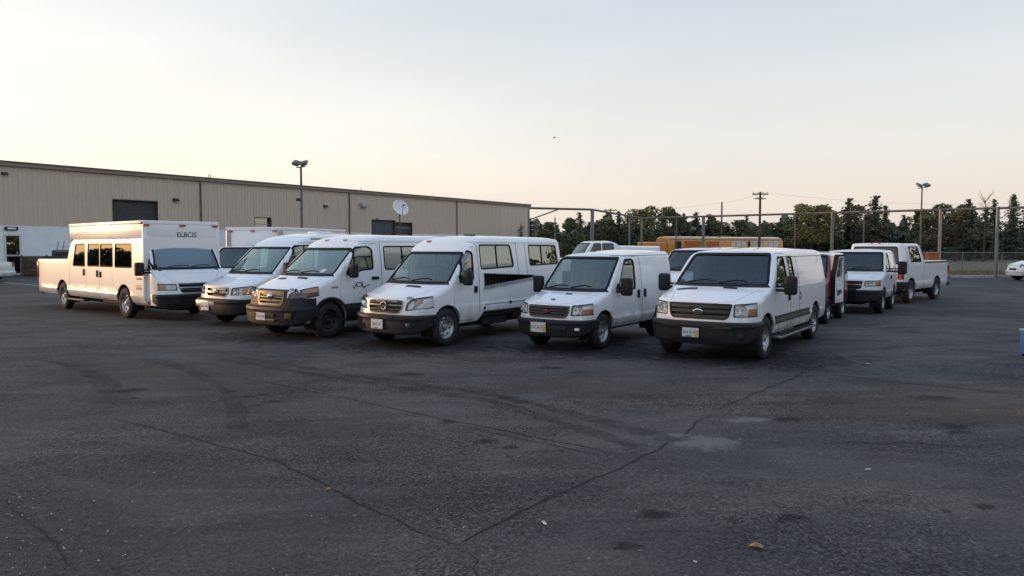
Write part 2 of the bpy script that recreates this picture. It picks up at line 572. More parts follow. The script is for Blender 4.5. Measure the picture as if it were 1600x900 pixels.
# ------------------------------------------------------------------ vehicle bodies: one lofted shell, then doors, glass, lamps and grilles cut from skins of it
def itp(tab, x):
    return float(np.interp(x, [t[0] for t in tab], [t[1] for t in tab]))
class Shell:
    def __init__(s, P):
        s.P = P
        L, W = P['L'], P['W']
        fine = np.linspace(-0.5, L + 0.5, 1200)
        zz = np.interp(fine, [p[0] for p in P['prof']], [p[1] for p in P['prof']])
        sg = P.get('soft', 0.045)
        kx = np.arange(-120, 121) * (fine[1] - fine[0])
        ker = np.exp(-kx ** 2 / (2 * sg ** 2)); ker /= ker.sum()
        zs = np.convolve(np.pad(zz, 120, mode='edge'), ker, mode='valid')
        s.zt = lambda x: float(np.interp(x, fine, zs))
        xs = set()
        def span(a, b, step):
            n = max(1, int(math.ceil((b - a) / step)))
            for i in range(n + 1):
                xs.add(round(a + (b - a) * i / n, 4))
        h = P.get('xfine', 2.3)
        xs |= {0.0, 0.015, 0.04, 0.08, 0.13, 0.2}
        span(0.2, min(h, L - 0.3), 0.075)
        for a, b in P.get('fine', ()):
            span(a, b, 0.06)
        span(min(h, L - 0.3), L - 0.3, 0.3)
        span(L - 0.3, L - 0.08, 0.07)
        xs |= {round(L - 0.04, 4), round(L - 0.015, 4), L}
        s.xs = sorted(xs)
        s.U = [i / 6 for i in range(7)]
        s.plan_t = P.get('plan') or [(0, 0.855 * W), (0.05, 0.91 * W), (0.14, 0.955 * W), (0.36, 0.988 * W), (0.9, W), (L - 0.6, W), (L - 0.12, 0.985 * W), (L, 0.955 * W)]
        s.rad_t = P.get('rad') or [(0, 0.07), (0.9, 0.08), (1.3, 0.06), (2.0, 0.12), (L, 0.12)]
        s.crown_t = P.get('crown') or [(0, 0.0), (0.3, 0.03), (1.0, 0.03), (2.0, 0.045), (L - 0.2, 0.04), (L, 0.0)]
        s.sw_t = P.get('sweep') or [(0, 0.21), (0.9, 0.18), (1.9, 0.05), (2.4, 0.0)]
        s.base = s.build()
        me = s.base
        n = len(me.vertices)
        co = np.zeros(n * 3); me.vertices.foreach_get('co', co); s.co = co.reshape(-1, 3)
        no = np.zeros(n * 3); me.vertices.foreach_get('normal', no); s.no = no.reshape(-1, 3)
        s.faces = [p.vertices[:] for p in me.polygons]
    def width(s, x, z):
        P = s.P
        w = itp(s.plan_t, x)
        b = P['belt']
        if z > b:
            w -= P['tum'] * ((z - b) / (P['zroof'] - b)) ** 1.4
        lo = P['zb'] + 0.22
        if z < lo:
            w -= 0.07 * ((lo - z) / 0.22) ** 2
        for zc, d in P.get('crease', ((0.66, 0.012),)):
            t = min(1, max(0, (zc + 0.02 - z) / 0.04))
            f = min(1, max(0, (x - 0.5) / 0.4)) * min(1, max(0, (P['L'] - 0.3 - x) / 0.3))
            w += d * f * t * t * (3 - 2 * t)
        return w
    def off(s, x, y, z):
        P = s.P
        q = x + itp(s.sw_t, x) * (abs(y) / P['W']) ** 3
        f = max(0, 1 - x / 0.6)
        q += f * P.get('lean', 0.10) * (z - 0.55) * (1 if z > 0.55 else 0.4)
        g = max(0, 1 - (P['L'] - x) / 0.5)
        q -= g * (P.get('rlean', 0.08) * max(0, z - 0.9) + 0.05 * (abs(y) / P['W']) ** 4)
        return q
    def half(s, x):
        P = s.P
        zb, zm = itp(P['zbt'], x) if 'zbt' in P else P['zb'], P.get('zmid', 0.68)
        zt, r, cr_ = s.zt(x), itp(s.rad_t, x), itp(s.crown_t, x)
        zte = zt - cr_
        za = zte - r
        pts = []
        wb = s.width(x, zb) - 0.03
        for u in s.U:
            pts.append((wb * u, zb))
        for z in [zb + 0.025, zb + 0.08, (zb + 0.08 + zm - 0.09) / 2, zm - 0.07, zm - 0.045, zm - 0.02, zm + 0.01]:
            pts.append((s.width(x, z), z))
        for i in range(1, 10):
            z = zm + 0.01 + (za - zm - 0.01) * i / 9
            pts.append((s.width(x, z), z))
        wc = s.width(x, za)
        for i in range(1, 6):
            a = math.pi / 2 * i / 5
            pts.append((wc - r + r * math.cos(a), za + r * math.sin(a)))
        s.top0 = len(pts) - 1
        for u in s.U[-2::-1]:
            y = (wc - r) * u
            pts.append((y, zte + cr_ * (1 - u * u)))
        return pts
    def build(s):
        mb = MB()
        rings = []
        for x in s.xs:
            h = s.half(x)
            full = h + [(-y, z) for y, z in h[-2:0:-1]]
            rings.append([(s.off(x, y, z), y, z) for y, z in full])
        m = len(h)
        n = len(rings[0])
        for r in rings:
            mb.v += r
        for i in range(len(rings) - 1):
            for k in range(n):
                k2 = (k + 1) % n
                mb.f.append((i * n + k, i * n + k2, (i + 1) * n + k2, (i + 1) * n + k))
        t0 = s.top0
        nb = len(s.U) - 1
        us = [-u for u in s.U[::-1]] + list(s.U[1:])
        for end, base in ((0, 0), (1, (len(rings) - 1) * n)):
            x = s.xs[0 if end == 0 else -1]
            rows = []
            for i in range(nb, t0 + 1):
                y, z = h0[i] if False else (rings[0 if end == 0 else -1][i][1], rings[0 if end == 0 else -1][i][2])
                row = []
                for u in us:
                    if i == nb:
                        k = int(round(abs(u) * nb))
                        row.append(base + (k if u >= 0 else (n - k) % n))
                    elif i == t0:
                        k = t0 + (nb - int(round(abs(u) * nb)))
                        row.append(base + (k if u >= 0 else (n - k) % n))
                    elif abs(u) == 1:
                        row.append(base + (i if u > 0 else n - i))
                    else:
                        mb.v.append((s.off(x, y * u, z), y * u, z))
                        row.append(len(mb.v) - 1)
                rows.append(row)
            for a, b in zip(rows, rows[1:]):
                for k in range(len(us) - 1):
                    mb.f.append((a[k], a[k + 1], b[k + 1], b[k]))
        return mb.mesh('shell')
    def skin(s, a, b, lined=False):
        n = len(s.co)
        me = bpy.data.meshes.new('skin')
        v = np.vstack([s.co + s.no * a, s.co + s.no * b])
        f = s.faces + [tuple(i + n for i in q[::-1]) for q in s.faces]
        me.from_pydata(v.tolist(), [], f)
        if lined:
            for q in ('white', 'interior_trim'):
                me.materials.append(MATS[q])
            me.polygons.foreach_set('material_index', np.array([0] * len(s.faces) + [1] * len(s.faces), dtype=np.int32))
        return me
    def solid(s, a=0.0):
        me = bpy.data.meshes.new('solid')
        me.from_pydata((s.co + s.no * a).tolist(), [], s.faces)
        return me

def mirror(poly):
    return [(-a, b) for a, b in poly][::-1]

# ---- wheels: meshes shared by every vehicle, drawn at radius 0.36
def wheel_meshes():
    R, w = 0.36, 0.115
    t = MB()
    prof = [(0.215, -w * 0.80), (0.225, -w * 0.98), (0.27, -w * 1.06), (0.315, -w * 1.0), (0.342, -w * 0.86), (R - 0.004, -w * 0.66), (R, -w * 0.3), (R - 0.010, -w * 0.27), (R - 0.010, -w * 0.2), (R, -w * 0.17),
            (R, w * 0.17), (R - 0.010, w * 0.2), (R - 0.010, w * 0.27), (R, w * 0.3), (R - 0.004, w * 0.66), (0.342, w * 0.86), (0.315, w * 1.0), (0.27, w * 1.06), (0.225, w * 0.98), (0.215, w * 0.80)]
    t.lathe(prof, 40, closed=True)
    tyre = t.mesh('tyre'); shade(tyre, 40)
    def disc(holes, hr, hc, dish):
        d = MB()
        d.lathe([(0.0, -0.062 + dish), (0.06, -0.062 + dish), (0.07, -0.03), (0.105, -0.020), (0.16, -0.052), (0.185, -0.045), (0.198, -0.055), (0.213, -0.095), (0.222, -0.100), (0.222, -0.085), (0.206, -0.04), (0.20, 0.06), (0.19, 0.06), (0.19, -0.02), (0.15, -0.025), (0.1, 0.0), (0.0, 0.0)], 40)
        me = d.mesh('rim', weld=1e-5)
        c = MB()
        for k in range(holes):
            a = 2 * math.pi * k / holes
            c.tube([(hc * math.cos(a), -0.3, hc * math.sin(a)), (hc * math.cos(a), 0.03, hc * math.sin(a))], hr, 10)
        me = boolean(me, c.mesh())
        shade(me, 35)
        return me
    hub = MB()
    hub.lathe([(0.0, -0.105), (0.035, -0.105), (0.045, -0.095), (0.05, -0.02), (0.0, -0.02)], 20)
    for k in range(8):
        a = 2 * math.pi * (k + 0.5) / 8
        hub.tube([(0.082 * math.cos(a), -0.02, 0.082 * math.sin(a)), (0.082 * math.cos(a), -0.055, 0.082 * math.sin(a))], 0.011, 6)
    hubm = hub.mesh('hub'); shade(hubm, 35)
    back = MB().lathe([(0.0, 0.065), (0.205, 0.065), (0.205, 0.05), (0.0, 0.05)], 24).mesh('b', weld=1e-5)
    return {'tyre': tyre, 'steel': disc(8, 0.025, 0.156, 0.0), 'alloy': disc(6, 0.034, 0.140, -0.01), 'hub': hubm, 'brake_drum': back}
WHEEL = wheel_meshes()
def mesh_with(me, mat, cache={}):
    k = (me.name, mat)
    if k not in cache:
        c = me.copy()
        c.materials.clear()
        c.materials.append(MATS[mat])
        cache[k] = c
    return cache[k]
def wheel(parent, x, side, wy, R, kind='steel', mat='steel_rim', steer=0.0):
    """side -1: the near-side (negative y) wheel, outer face towards -y"""
    w = bpy.data.objects.new('wheel', None)
    w.parent = parent
    w.location = (x, side * wy, R)
    w.rotation_euler = (0, random.uniform(0, 6.28), (0 if side < 0 else math.pi) + steer)
    w.rotation_mode = 'YXZ'
    w.scale = (R / 0.36, 1.0 if wy < 5 else 1, R / 0.36)
    PENDING.append(w)
    for nm, key, mt in (('tyre', 'tyre', 'tyre'), ('rim', kind, mat), ('hub', 'hub', 'dark_rim' if mat == 'dark_rim' else 'steel_rim'), ('brake_drum', 'brake_drum', 'dark')):
        o = bpy.data.objects.new(nm, mesh_with(WHEEL[key], mt))
        o.parent = w
        PENDING.append(o)
    return w

def side_mirror(root, x, y, z, s=-1, big=1.0, arm=0.16, mat='cladding'):
    """housing on an arm, s the side it stands out to"""
    h, d, w = 0.155 * big, 0.075, 0.10 * big
    yy = y + s * arm
    me = box_mesh((x - d, min(yy, yy + s * w * 2), z - h), (x + d, max(yy, yy + s * w * 2), z + h), 0.06, 3)
    m = ob('mirror', me, mat, root, 40)
    g = box_mesh((x + d, min(yy + s * 0.03, yy + s * (w * 2 - 0.03)), z - h + 0.03), (x + d + 0.006, max(yy + s * 0.03, yy + s * (w * 2 - 0.03)), z + h - 0.03), 0.002, 1)
    ob('mirror_glass', g, 'chrome', m)
    a = MB().tube([(x, y - s * 0.05, z - h * 0.55), (x, yy + s * 0.05, z - h * 0.55)], 0.028, 8)
    a.tube([(x, y - s * 0.05, z - h * 0.15), (x, yy + s * 0.05, z - h * 0.15)], 0.018, 8)
    ob('mirror_arm', a.mesh(), mat, m, 40)
    tri = MB()
    prism(rpoly([(x - 0.13, z - h - 0.02), (x + 0.16, z - h - 0.02), (x + 0.16, z + 0.02), (x + 0.05, z + 0.07)], 0.03), 'y', min(y - s * 0.10, y + s * 0.015), max(y - s * 0.10, y + s * 0.015), tri)
    ob('mirror_mount', tri.mesh(), mat, m, 40)
    return m

def seat(root, x, y, z, mat='seat_cloth'):
    c = ob('seat', box_mesh((x, y - 0.24, z), (x + 0.5, y + 0.24, z + 0.16), 0.05, 2), mat, root, 40)
    b = box_mesh((-0.06, y - 0.23, 0), (0.06, y + 0.23, 0.58), 0.05, 2)
    b.transform(Matrix.Translation((x + 0.5, 0, z + 0.08)) @ Matrix.Rotation(R_(12), 4, 'Y'))
    ob('backrest', b, mat, c, 40)
    h = box_mesh((-0.05, y - 0.13, 0.61), (0.05, y + 0.13, 0.80), 0.04, 2)
    h.transform(Matrix.Translation((x + 0.5, 0, z + 0.08)) @ Matrix.Rotation(R_(10), 4, 'Y'))
    ob('headrest', h, mat, c, 40)

def number_plate(root, x, y, z, w=0.30, h=0.16, text='8L4-72', yellow=True, blue=True, tilt=0.0):
    p = ob('number_plate', box_mesh((x - 0.008, y - w / 2, z - h / 2), (x, y + w / 2, z + h / 2), 0.003, 1), 'plate_white', root)
    t = text_mesh(text, h * 0.46, 0.0015)
    t.transform(Matrix(((0, 0, -1, x - 0.0095), (-1, 0, 0, y + (0.04 if yellow else 0)), (0, 1, 0, z - h * 0.16), (0, 0, 0, 1))))
    ob('plate_number', t, 'grey_ink', p)
    if yellow:
        ob('plate_band', box_mesh((x - 0.0105, y - w / 2 + 0.006, z - h / 2 + 0.006), (x - 0.0085, y - w / 2 + 0.07, z + h * 0.25)), 'plate_yellow', p)
    if blue:
        ob('plate_strip', box_mesh((x - 0.0105, y - w * 0.10, z - h / 2 + 0.006), (x - 0.0085, y + w * 0.30, z - h / 2 + 0.030)), 'plate_blue', p)
    return p

def bumper_mesh(sh, prof, back=0.5, yend=None):
    """sweep a section round the nose; prof (outwards, z)"""
    W = sh.P['W']
    path = []
    z = 0.55
    n0 = itp(sh.plan_t, 0)
    xs = [x for x in np.linspace(back, 0.0, 9)]
    for x in xs[:-1]:
        w = itp(sh.plan_t, x)
        path.append((sh.off(x, w, z), -w))
    for u in np.linspace(-1, 1, 25):
        path.append((sh.off(0, n0 * u, z), n0 * u))
    for x in xs[::-1][1:]:
        w = itp(sh.plan_t, x)
        path.append((sh.off(x, w, z), w))
    k = len(prof)
    mb = MB()
    for i, p in enumerate(path):
        a, b = Vector(path[max(0, i - 1)]), Vector(path[min(len(path) - 1, i + 1)])
        t = (b - a).normalized()
        nrm = Vector((-t.y, t.x))
        if nrm.x > 0.3: nrm = -nrm
        if abs(nrm.x) <= 0.3 and nrm.y * p[1] < 0: nrm = -nrm
        rise = min(1.0, max(0.0, (p[0] - sh.off(0, 0, z)) / 0.42)) ** 1.3 * 0.16
        z0, z1 = min(q[1] for q in prof), max(q[1] for q in prof)
        for d, zz in prof:
            zz = zz + rise * (1 - (zz - z0) / (z1 - z0))
            mb.v.append((p[0] + nrm.x * d, p[1] + nrm.y * d, zz))
    for i in range(len(path) - 1):
        for j in range(k):
            j2 = (j + 1) % k
            mb.f.append((i * k + j, i * k + j2, (i + 1) * k + j2, (i + 1) * k + j))
    mb.f.append(tuple(range(k)))
    mb.f.append(tuple((len(path) - 1) * k + j for j in range(k - 1, -1, -1)))
    return mb.mesh('bumper')

def emblem(root, x, z, kind, parent):
    if kind == 'oval':
        mb = MB(); prism([(0.095 * math.cos(a), z + 0.05 * math.sin(a)) for a in np.linspace(0, 2 * math.pi, 28, endpoint=False)], 'x', x - 0.02, x + 0.02, mb)
        e = ob('emblem', mb.mesh(bevel=0.006), 'chrome', parent, 40)
        mb = MB(); prism([(0.075 * math.cos(a), z + 0.034 * math.sin(a)) for a in np.linspace(0, 2 * math.pi, 28, endpoint=False)], 'x', x - 0.023, x, mb)
        ob('emblem_field', mb.mesh(), 'dark', e)
        mb = MB()
        prism(rpoly([(0.05, z - 0.004), (0.028, z + 0.016), (0.016, z - 0.012)], 0.004), 'x', x - 0.026, x, mb)
        prism(rpoly([(0.008, z - 0.014), (-0.016, z - 0.014), (-0.02, z + 0.012), (0.004, z + 0.010)], 0.004), 'x', x - 0.026, x, mb)
        prism(rpoly([(-0.03, z - 0.012), (-0.055, z + 0.004), (-0.035, z + 0.016)], 0.004), 'x', x - 0.026, x, mb)
        ob('emblem_mark', mb.mesh(), 'chrome', e)
    elif kind == 'round':
        r = 0.085
        mb = MB().lathe([(r, -0.02), (r, 0.02), (r * 0.72, 0.02), (r * 0.72, -0.02)], 28, 'x', (x, 0, z), closed=True)
        e = ob('emblem', mb.mesh(bevel=0.004), 'chrome', parent, 40)
        mb = MB().lathe([(0, -0.004), (r * 0.72, -0.004), (r * 0.72, 0.01), (0, 0.01)], 24, 'x', (x, 0, z))
        ob('emblem_field', mb.mesh(weld=1e-5), 'dark', e)
        mb = MB()
        prism(rpoly([(0.052, z - 0.01), (0.02, z + 0.012), (0.03, z + 0.035), (0.0, z + 0.016), (-0.05, z + 0.024), (-0.018, z - 0.006), (-0.01, z - 0.038), (0.012, z - 0.012)], 0.006), 'x', x - 0.02, x, mb)
        ob('emblem_mark', mb.mesh(), 'chrome', e)
    elif kind == 'red':
        mb = MB()
        prism(rpoly([(0.085, z + 0.004), (0.03, z + 0.012), (0.012, z + 0.042), (-0.01, z + 0.04), (-0.03, z + 0.014), (-0.085, z + 0.002), (-0.035, z - 0.012), (-0.02, z - 0.036), (0.02, z - 0.036), (0.035, z - 0.01)], 0.008), 'x', x - 0.03, x, mb)
        ob('emblem', mb.mesh(bevel=0.004), 'emblem_red', parent, 40)
    elif kind == 'ball':
        mb = MB().lathe([(0, -0.045), (0.03, -0.042), (0.06, -0.025), (0.075, 0.0), (0.06, 0.012), (0, 0.012)], 24, 'x', (x, 0, z))
        ob('emblem', mb.mesh(weld=1e-5), 'chrome', parent, 40)
    elif kind == 'star':
        mb = MB(); prism(rpoly([(0.05, z + 0.03), (0.012, z + 0.07), (-0.03, z + 0.06), (-0.055, z + 0.01), (-0.045, z - 0.045), (0.0, z - 0.07), (0.045, z - 0.04)], 0.02), 'x', x - 0.025, x, mb)
        e = ob('emblem', mb.mesh(bevel=0.006), 'chrome', parent, 40)
        mb = MB(); prism(rpoly([(0.02, z + 0.02), (-0.02, z + 0.03), (-0.028, z - 0.01), (0.01, z - 0.03)], 0.01), 'x', x - 0.028, x, mb)
        ob('emblem_mark', mb.mesh(), 'grille_grey', e)

VAN = dict(
    L=5.5, W=1.0, zb=0.40, belt=1.12, tum=0.15, zroof=1.98,
    prof=[(-0.5, 1.0), (0.0, 1.0), (0.06, 1.06), (0.95, 1.29), (1.70, 1.90), (1.95, 1.955), (3.5, 1.985), (5.2, 1.96), (5.42, 1.92), (6, 1.85)],
    xc=0.95, zc=1.29, xw=1.70, zw=1.90, wind=(0.80, 0.70), xf=0.86, xr=4.45, R=0.36, rim=('steel', 'steel_rim'), paint='white',
    door=None, windows=[], hood=True, grille=None, head=None, glass='glass', side_glass='glass_side', seats=True, bulkhead=None, mirrors=(), flare=False, wiper=True)

def vehicle(name, label, cat, group, O, yaw, **kw):
    P = dict(VAN)
    P.update(kw)
    root = P.get('root') or empty(name, (O[0], O[1], 0), R_(90 - yaw), label, cat, group)
    first = len(PENDING)
    sh = Shell(P)
    W, L, R = P['W'], P['L'], P['R']
    T = 0.035
    vis = P.get('vis', -1)                       # the side the lettering, doors and steps go on
    body = sh.skin(0, -T, True)
    wy = P.get('wy', W - 0.135)
    # --- cut: wheel wells, windows, door
    cut = MB()
    wells = []
    for xw in P.get('axles', (P['xf'], P['xr'])):
        for s in (-1, 1):
            a, b = (W - 0.34) * s, (W + 0.3) * s
            rw = R + P.get('well', 0.075)
            circ = [(xw + rw * math.cos(t), R * P.get('well_z', 1.0) + rw * math.sin(t)) for t in np.linspace(0, 2 * math.pi, 32, endpoint=False)]
            prism(circ, 'y', min(a, b), max(a, b), cut)
            wells.append((xw, s, circ))
    for nm, poly, sides in P['windows']:
        for s in sides:
            a, b = (P.get('cut_in', 0.82) * s * W, (W + 0.4) * s)
            prism(poly, 'y', min(a, b), max(a, b), cut)
    body = boolean(body, cut.mesh())
    doors = []
    if P['door']:
        for d in (P['door'] or []):
            dc = prism(grow(d, 0.006), 'y', *((-W - 0.4, -P.get('cut_in', 0.82) * W) if vis < 0 else (P.get('cut_in', 0.82) * W, W + 0.4))).mesh()
            body = boolean(body, dc)
            dm = boolean(sh.skin(0.0, -T, True), prism(grow(d, -0.005), 'y', *((-W - 0.4, -P.get('cut_in', 0.82) * W) if vis < 0 else (P.get('cut_in', 0.82) * W, W + 0.4))).mesh(), 'INTERSECT')
            dm = boolean(dm, cut.mesh())
            doors.append(dm)
    # --- cut: windshield, hood, grille, head lamps
    fc = MB()
    if P['wind']:
        wb_, wt_ = P['wind']
        wpoly = rpoly([(-wb_ * W, P['zc'] + 0.035), (wb_ * W, P['zc'] + 0.035), (wt_ * W, P['zw'] - 0.03), (-wt_ * W, P['zw'] - 0.03)], 0.07)
        wx = (P['xc'] - 0.05, P['xw'] + 0.30)
        prism(wpoly, 'x', *wx, fc)
    if P['grille']:
        g = P['grille']['poly']
        prism(g, 'x', -0.4, 0.16, fc)
    heads = []
    if P['head']:
        for s in (1, -1):
            hp = P['head']['poly'] if s > 0 else mirror(P['head']['poly'])
            heads.append(hp)
            prism(hp, 'x', -0.4, P['head'].get('depth', 0.42), fc)
    if P['wind'] or P['grille'] or P['head']:
        body = boolean(body, fc.mesh())
    hoodm = None
    if P['hood']:
        hx0, hx1 = P.get('hoodx', (0.10, P['xc'] - 0.05))
        hw0, hw1 = P.get('hoodw', (0.60 * W, 0.80 * W))
        hp = [(sh.off(0.1, hw0, 1.0) - 0.10 + hx0, -hw0), (hx0, -0.3 * W), (hx0, 0.3 * W), (sh.off(0.1, hw0, 1.0) - 0.10 + hx0, hw0), (hx1 + 0.17 * 0.5, hw1), (hx1 + 0.02, 0.4 * W), (hx1, 0), (hx1 + 0.02, -0.4 * W), (hx1 + 0.17 * 0.5, -hw1)]
        zlo, zhi = sh.zt(0.1) - 0.14, P['zc'] + 0.025
        body = boolean(body, prism(grow(hp, 0.005), 'z', zlo, zhi).mesh())
        hoodm = boolean(sh.skin(0.002, -0.03), prism(grow(hp, -0.004), 'z', zlo, zhi).mesh(), 'INTERSECT')
    for c, mt in P.get('cuts', ()):
        body = boolean(body, c)
    bo = ob('body', body, (P['paint'], 'interior_trim'), root, 30)
    if hoodm:
        h = ob('hood', hoodm, P['paint'], root, 30)
        for vx, vy, vw, vl in P.get('scoops', ()):
            pc = rpoly([(vx, vy - vw), (vx, vy + vw), (vx + vl, vy + vw * 0.95), (vx + vl, vy - vw * 0.95)], 0.03)
            sm = boolean(sh.skin(0.012, -0.01), prism(pc, 'z', sh.zt(0.1) - 0.1, P['zc'] + 0.1).mesh(), 'INTERSECT')
            ob('hood_vent', sm, 'dark', h, 30)
    for dm, d in zip(doors, (P['door'] or [])):
        do = ob('door', dm, (P['paint'], 'interior_trim'), root, 30)
        for hx, hz, hw, hh in P.get('handles', ()):
            xs_ = [p[0] for p in d]
            if min(xs_) <= hx <= max(xs_):
                y = vis * (sh.width(hx, hz) + 0.002)
                ob('handle', box_mesh((hx - hw, min(y, y + vis * 0.028), hz - hh), (hx + hw, max(y, y + vis * 0.028), hz + hh), 0.012), 'rubber', do, 40)
    # --- glass and its seals
    if P['wind']:
        gm = boolean(sh.skin(-0.010, -0.016), prism(grow(wpoly, 0.002), 'x', *wx).mesh(), 'INTERSECT')
        wg = ob('windshield', gm, P['glass'], root, 30)
        sm = boolean(sh.skin(0.003, -0.024), ring(wpoly, 0.022, 0.022, 'x', *wx).mesh(), 'INTERSECT')
        ob('windshield_seal', sm, 'rubber', wg, 30)
        cw = [(-wb_ * W - 0.05, P['zc'] - 0.005), (wb_ * W + 0.05, P['zc'] - 0.005), (wb_ * W, P['zc'] + 0.052), (-wb_ * W, P['zc'] + 0.052)]
        cm = boolean(sh.skin(0.005, -0.006), prism(cw, 'x', P['xc'] - 0.25, P['xw'] + 0.1).mesh(), 'INTERSECT')
        ob('cowl', cm, 'cladding', root, 30)
        if P['wiper']:
            for y0, y1, z1 in ((0.62 * W, 0.06, 0.055), (-0.02, -0.55 * W, 0.055)):
                pts = []
                for t in np.linspace(0, 1, 7):
                    y = y0 + (y1 - y0) * t
                    z = P['zc'] + 0.04 + z1 * (1 - (2 * t - 1) ** 2 * 0.5) * (0.5 + t)
                    sl = (P['xw'] - P['xc']) / (P['zw'] - P['zc'])
                    x = P['xc'] + (z - P['zc']) * sl + 0.13 * (abs(y) / W) ** 3 - 0.035
                    pts.append((x, y, z + 0.01))
                ob('wiper', MB().tube(pts, 0.013, 6).mesh(), 'rubber', wg, 50)
    if P['windows']:
        for nm, poly, sides in P['windows']:
            for s in sides:
                a, b = (P.get('cut_in', 0.82) * s * W, (W + 0.4) * s)
                a, b = min(a, b), max(a, b)
                gm = boolean(sh.skin(-0.012, -0.018), prism(grow(poly, 0.002), 'y', a, b).mesh(), 'INTERSECT')
                go = ob('window', gm, 'glass_door' if nm == 'door' else P['side_glass'], root, 30)
                sm = boolean(sh.skin(0.003, -0.024), ring(poly, 0.016, 0.016, 'y', a, b).mesh(), 'INTERSECT')
                ob('window_seal', sm, 'rubber', go, 30)
                if s == vis or 1:
                    for dx in P.get('dividers', {}).get(nm, ()):
                        zs_ = [p[1] for p in poly]
                        dv = [(dx - 0.016, min(zs_)), (dx + 0.016, min(zs_)), (dx + 0.016, max(zs_)), (dx - 0.016, max(zs_))]
                        dm = boolean(sh.skin(0.0, -0.022), prism(dv, 'y', a, b).mesh(), 'INTERSECT')
                        ob('window_divider', dm, 'rubber', go, 30)
    # --- grille
    if P['grille']:
        G = P['grille']
        gb = boolean(sh.skin(-0.045, -0.06), prism(grow(G['poly'], 0.02), 'x', -0.4, 0.4).mesh(), 'INTERSECT')
        go = ob('grille', gb, 'dark', root, 30)
        if G.get('frame'):
            fm = boolean(sh.skin(0.014, -0.04), ring(G['poly'], G.get('fw', 0.03), 0.004, 'x', -0.4, 0.2).mesh(), 'INTERSECT')
            ob('grille_frame', fm, G['frame'], go, 30)
        z0, z1 = min(p[1] for p in G['poly']), max(p[1] for p in G['poly'])
        for zc_, hh, mt in G['bars']:
            ys = [p[0] for p in G['poly']]
            barc = boolean(prism(G['poly'], 'x', -0.4, 0.2).mesh(), prism([(-2, zc_ - hh), (2, zc_ - hh), (2, zc_ + hh), (-2, zc_ + hh)], 'x', -0.5, 0.3).mesh(), 'INTERSECT')
            bm_ = boolean(sh.skin(0.004, -0.035), barc, 'INTERSECT')
            ob('grille_bar', bm_, mt, go, 30)
        if G.get('emblem'):
            ez = G.get('ez', (z0 + z1) / 2)
            emblem(root, sh.off(0, 0, ez) - 0.028, ez, G['emblem'], go)
    # --- head lamps
    if P['head']:
        H = P['head']
        dep = H.get('depth', 0.42)
        for hp in heads:
            cy = sum(p[0] for p in hp) / len(hp)
            cz = sum(p[1] for p in hp) / len(hp)
            hm = boolean(sh.skin(-0.036, -0.05), prism(grow(hp, 0.05), 'x', -0.4, dep + 0.12).mesh(), 'INTERSECT')
            ho = ob('headlight', hm, H.get('shell', 'lamp_shell'), root, 30)
            lm = boolean(sh.skin(0.003, -0.004), prism(grow(hp, -0.002), 'x', -0.4, dep).mesh(), 'INTERSECT')
            ob('lens', lm, 'lens', ho, 30)
            rm = boolean(sh.skin(0.004, -0.05), ring(hp, 0.010, 0.004, 'x', -0.4, dep).mesh(), 'INTERSECT')
            ob('lamp_rim', rm, 'rubber', ho, 30)
            y0, y1 = min(abs(p[0]) for p in hp), min(max(abs(p[0]) for p in hp), itp(sh.plan_t, 0) * 1.02)
            z0, z1 = min(p[1] for p in hp), max(p[1] for p in hp)
            sg = 1 if cy > 0 else -1
            for f, rr in H.get('bowls', ((0.27, 0.85), (0.60, 0.70))):
                by = sg * (y0 + (y1 - y0) * f)
                bz = cz
                r = (z1 - z0) * 0.42 * rr
                bx = sh.off(0.02, by, bz) + 0.022
                bw = MB().lathe([(0, 0.05), (r * 0.5, 0.035), (r * 0.85, 0.0), (r, -0.04), (r * 1.02, -0.04), (r * 0.9, 0.01), (0, 0.06)], 20, 'x', (bx, by, bz))
                bw.lathe([(0, -0.02), (0.02, -0.018), (0.022, 0.05), (0, 0.05)], 10, 'x', (bx, by, bz))
                ob('reflector', bw.mesh(weld=1e-5), 'lamp_chrome', ho, 40)
            if H.get('amber'):
                fa, fb, ga, gb_ = H['amber']
                fb = max(fb, 1.35 if fb >= 0.99 else fb)
                ap = [(sg * (y0 + (y1 - y0) * fa), z0 + (z1 - z0) * ga), (sg * (y0 + (y1 - y0) * fb), z0 + (z1 - z0) * ga), (sg * (y0 + (y1 - y0) * fb), z0 + (z1 - z0) * gb_), (sg * (y0 + (y1 - y0) * fa), z0 + (z1 - z0) * gb_)]
                acut = boolean(prism(grow(hp, -0.012), 'x', -0.4, dep - 0.01).mesh(), prism(rpoly(ap, 0.02), 'x', -0.5, dep).mesh(), 'INTERSECT')
                am = boolean(sh.skin(-0.010, -0.035), acut, 'INTERSECT')
                ob('turn_signal', am, 'amber', ho, 30)
    # --- bumper
    if P.get('bumper'):
        B = P['bumper']
        bu = ob('front_bumper', bumper_mesh(sh, B['prof'], B.get('back', 0.36)), B['mat'], root, 30)
        for (y0, y1, z0, z1, mt) in B.get('inserts', ()):
            x = sh.off(0, (y0 + y1) / 2, 0.55)
            dmax = max(d for d, z in B['prof'])
            m = box_mesh((x - dmax - 0.006, y0, z0), (x - dmax + 0.05, y1, z1), 0.008)
            ob('bumper_insert', m, mt, bu, 40)
        if P.get('plate'):
            pl = P['plate']
            number_plate(root, sh.off(0, pl['y'], 0.55) - max(d for d, z in B['prof']) - 0.006, pl['y'], pl['z'], text=pl['text'], w=pl.get('w', 0.30), h=pl.get('h', 0.16), yellow=pl.get('yellow', True), blue=pl.get('blue', True))
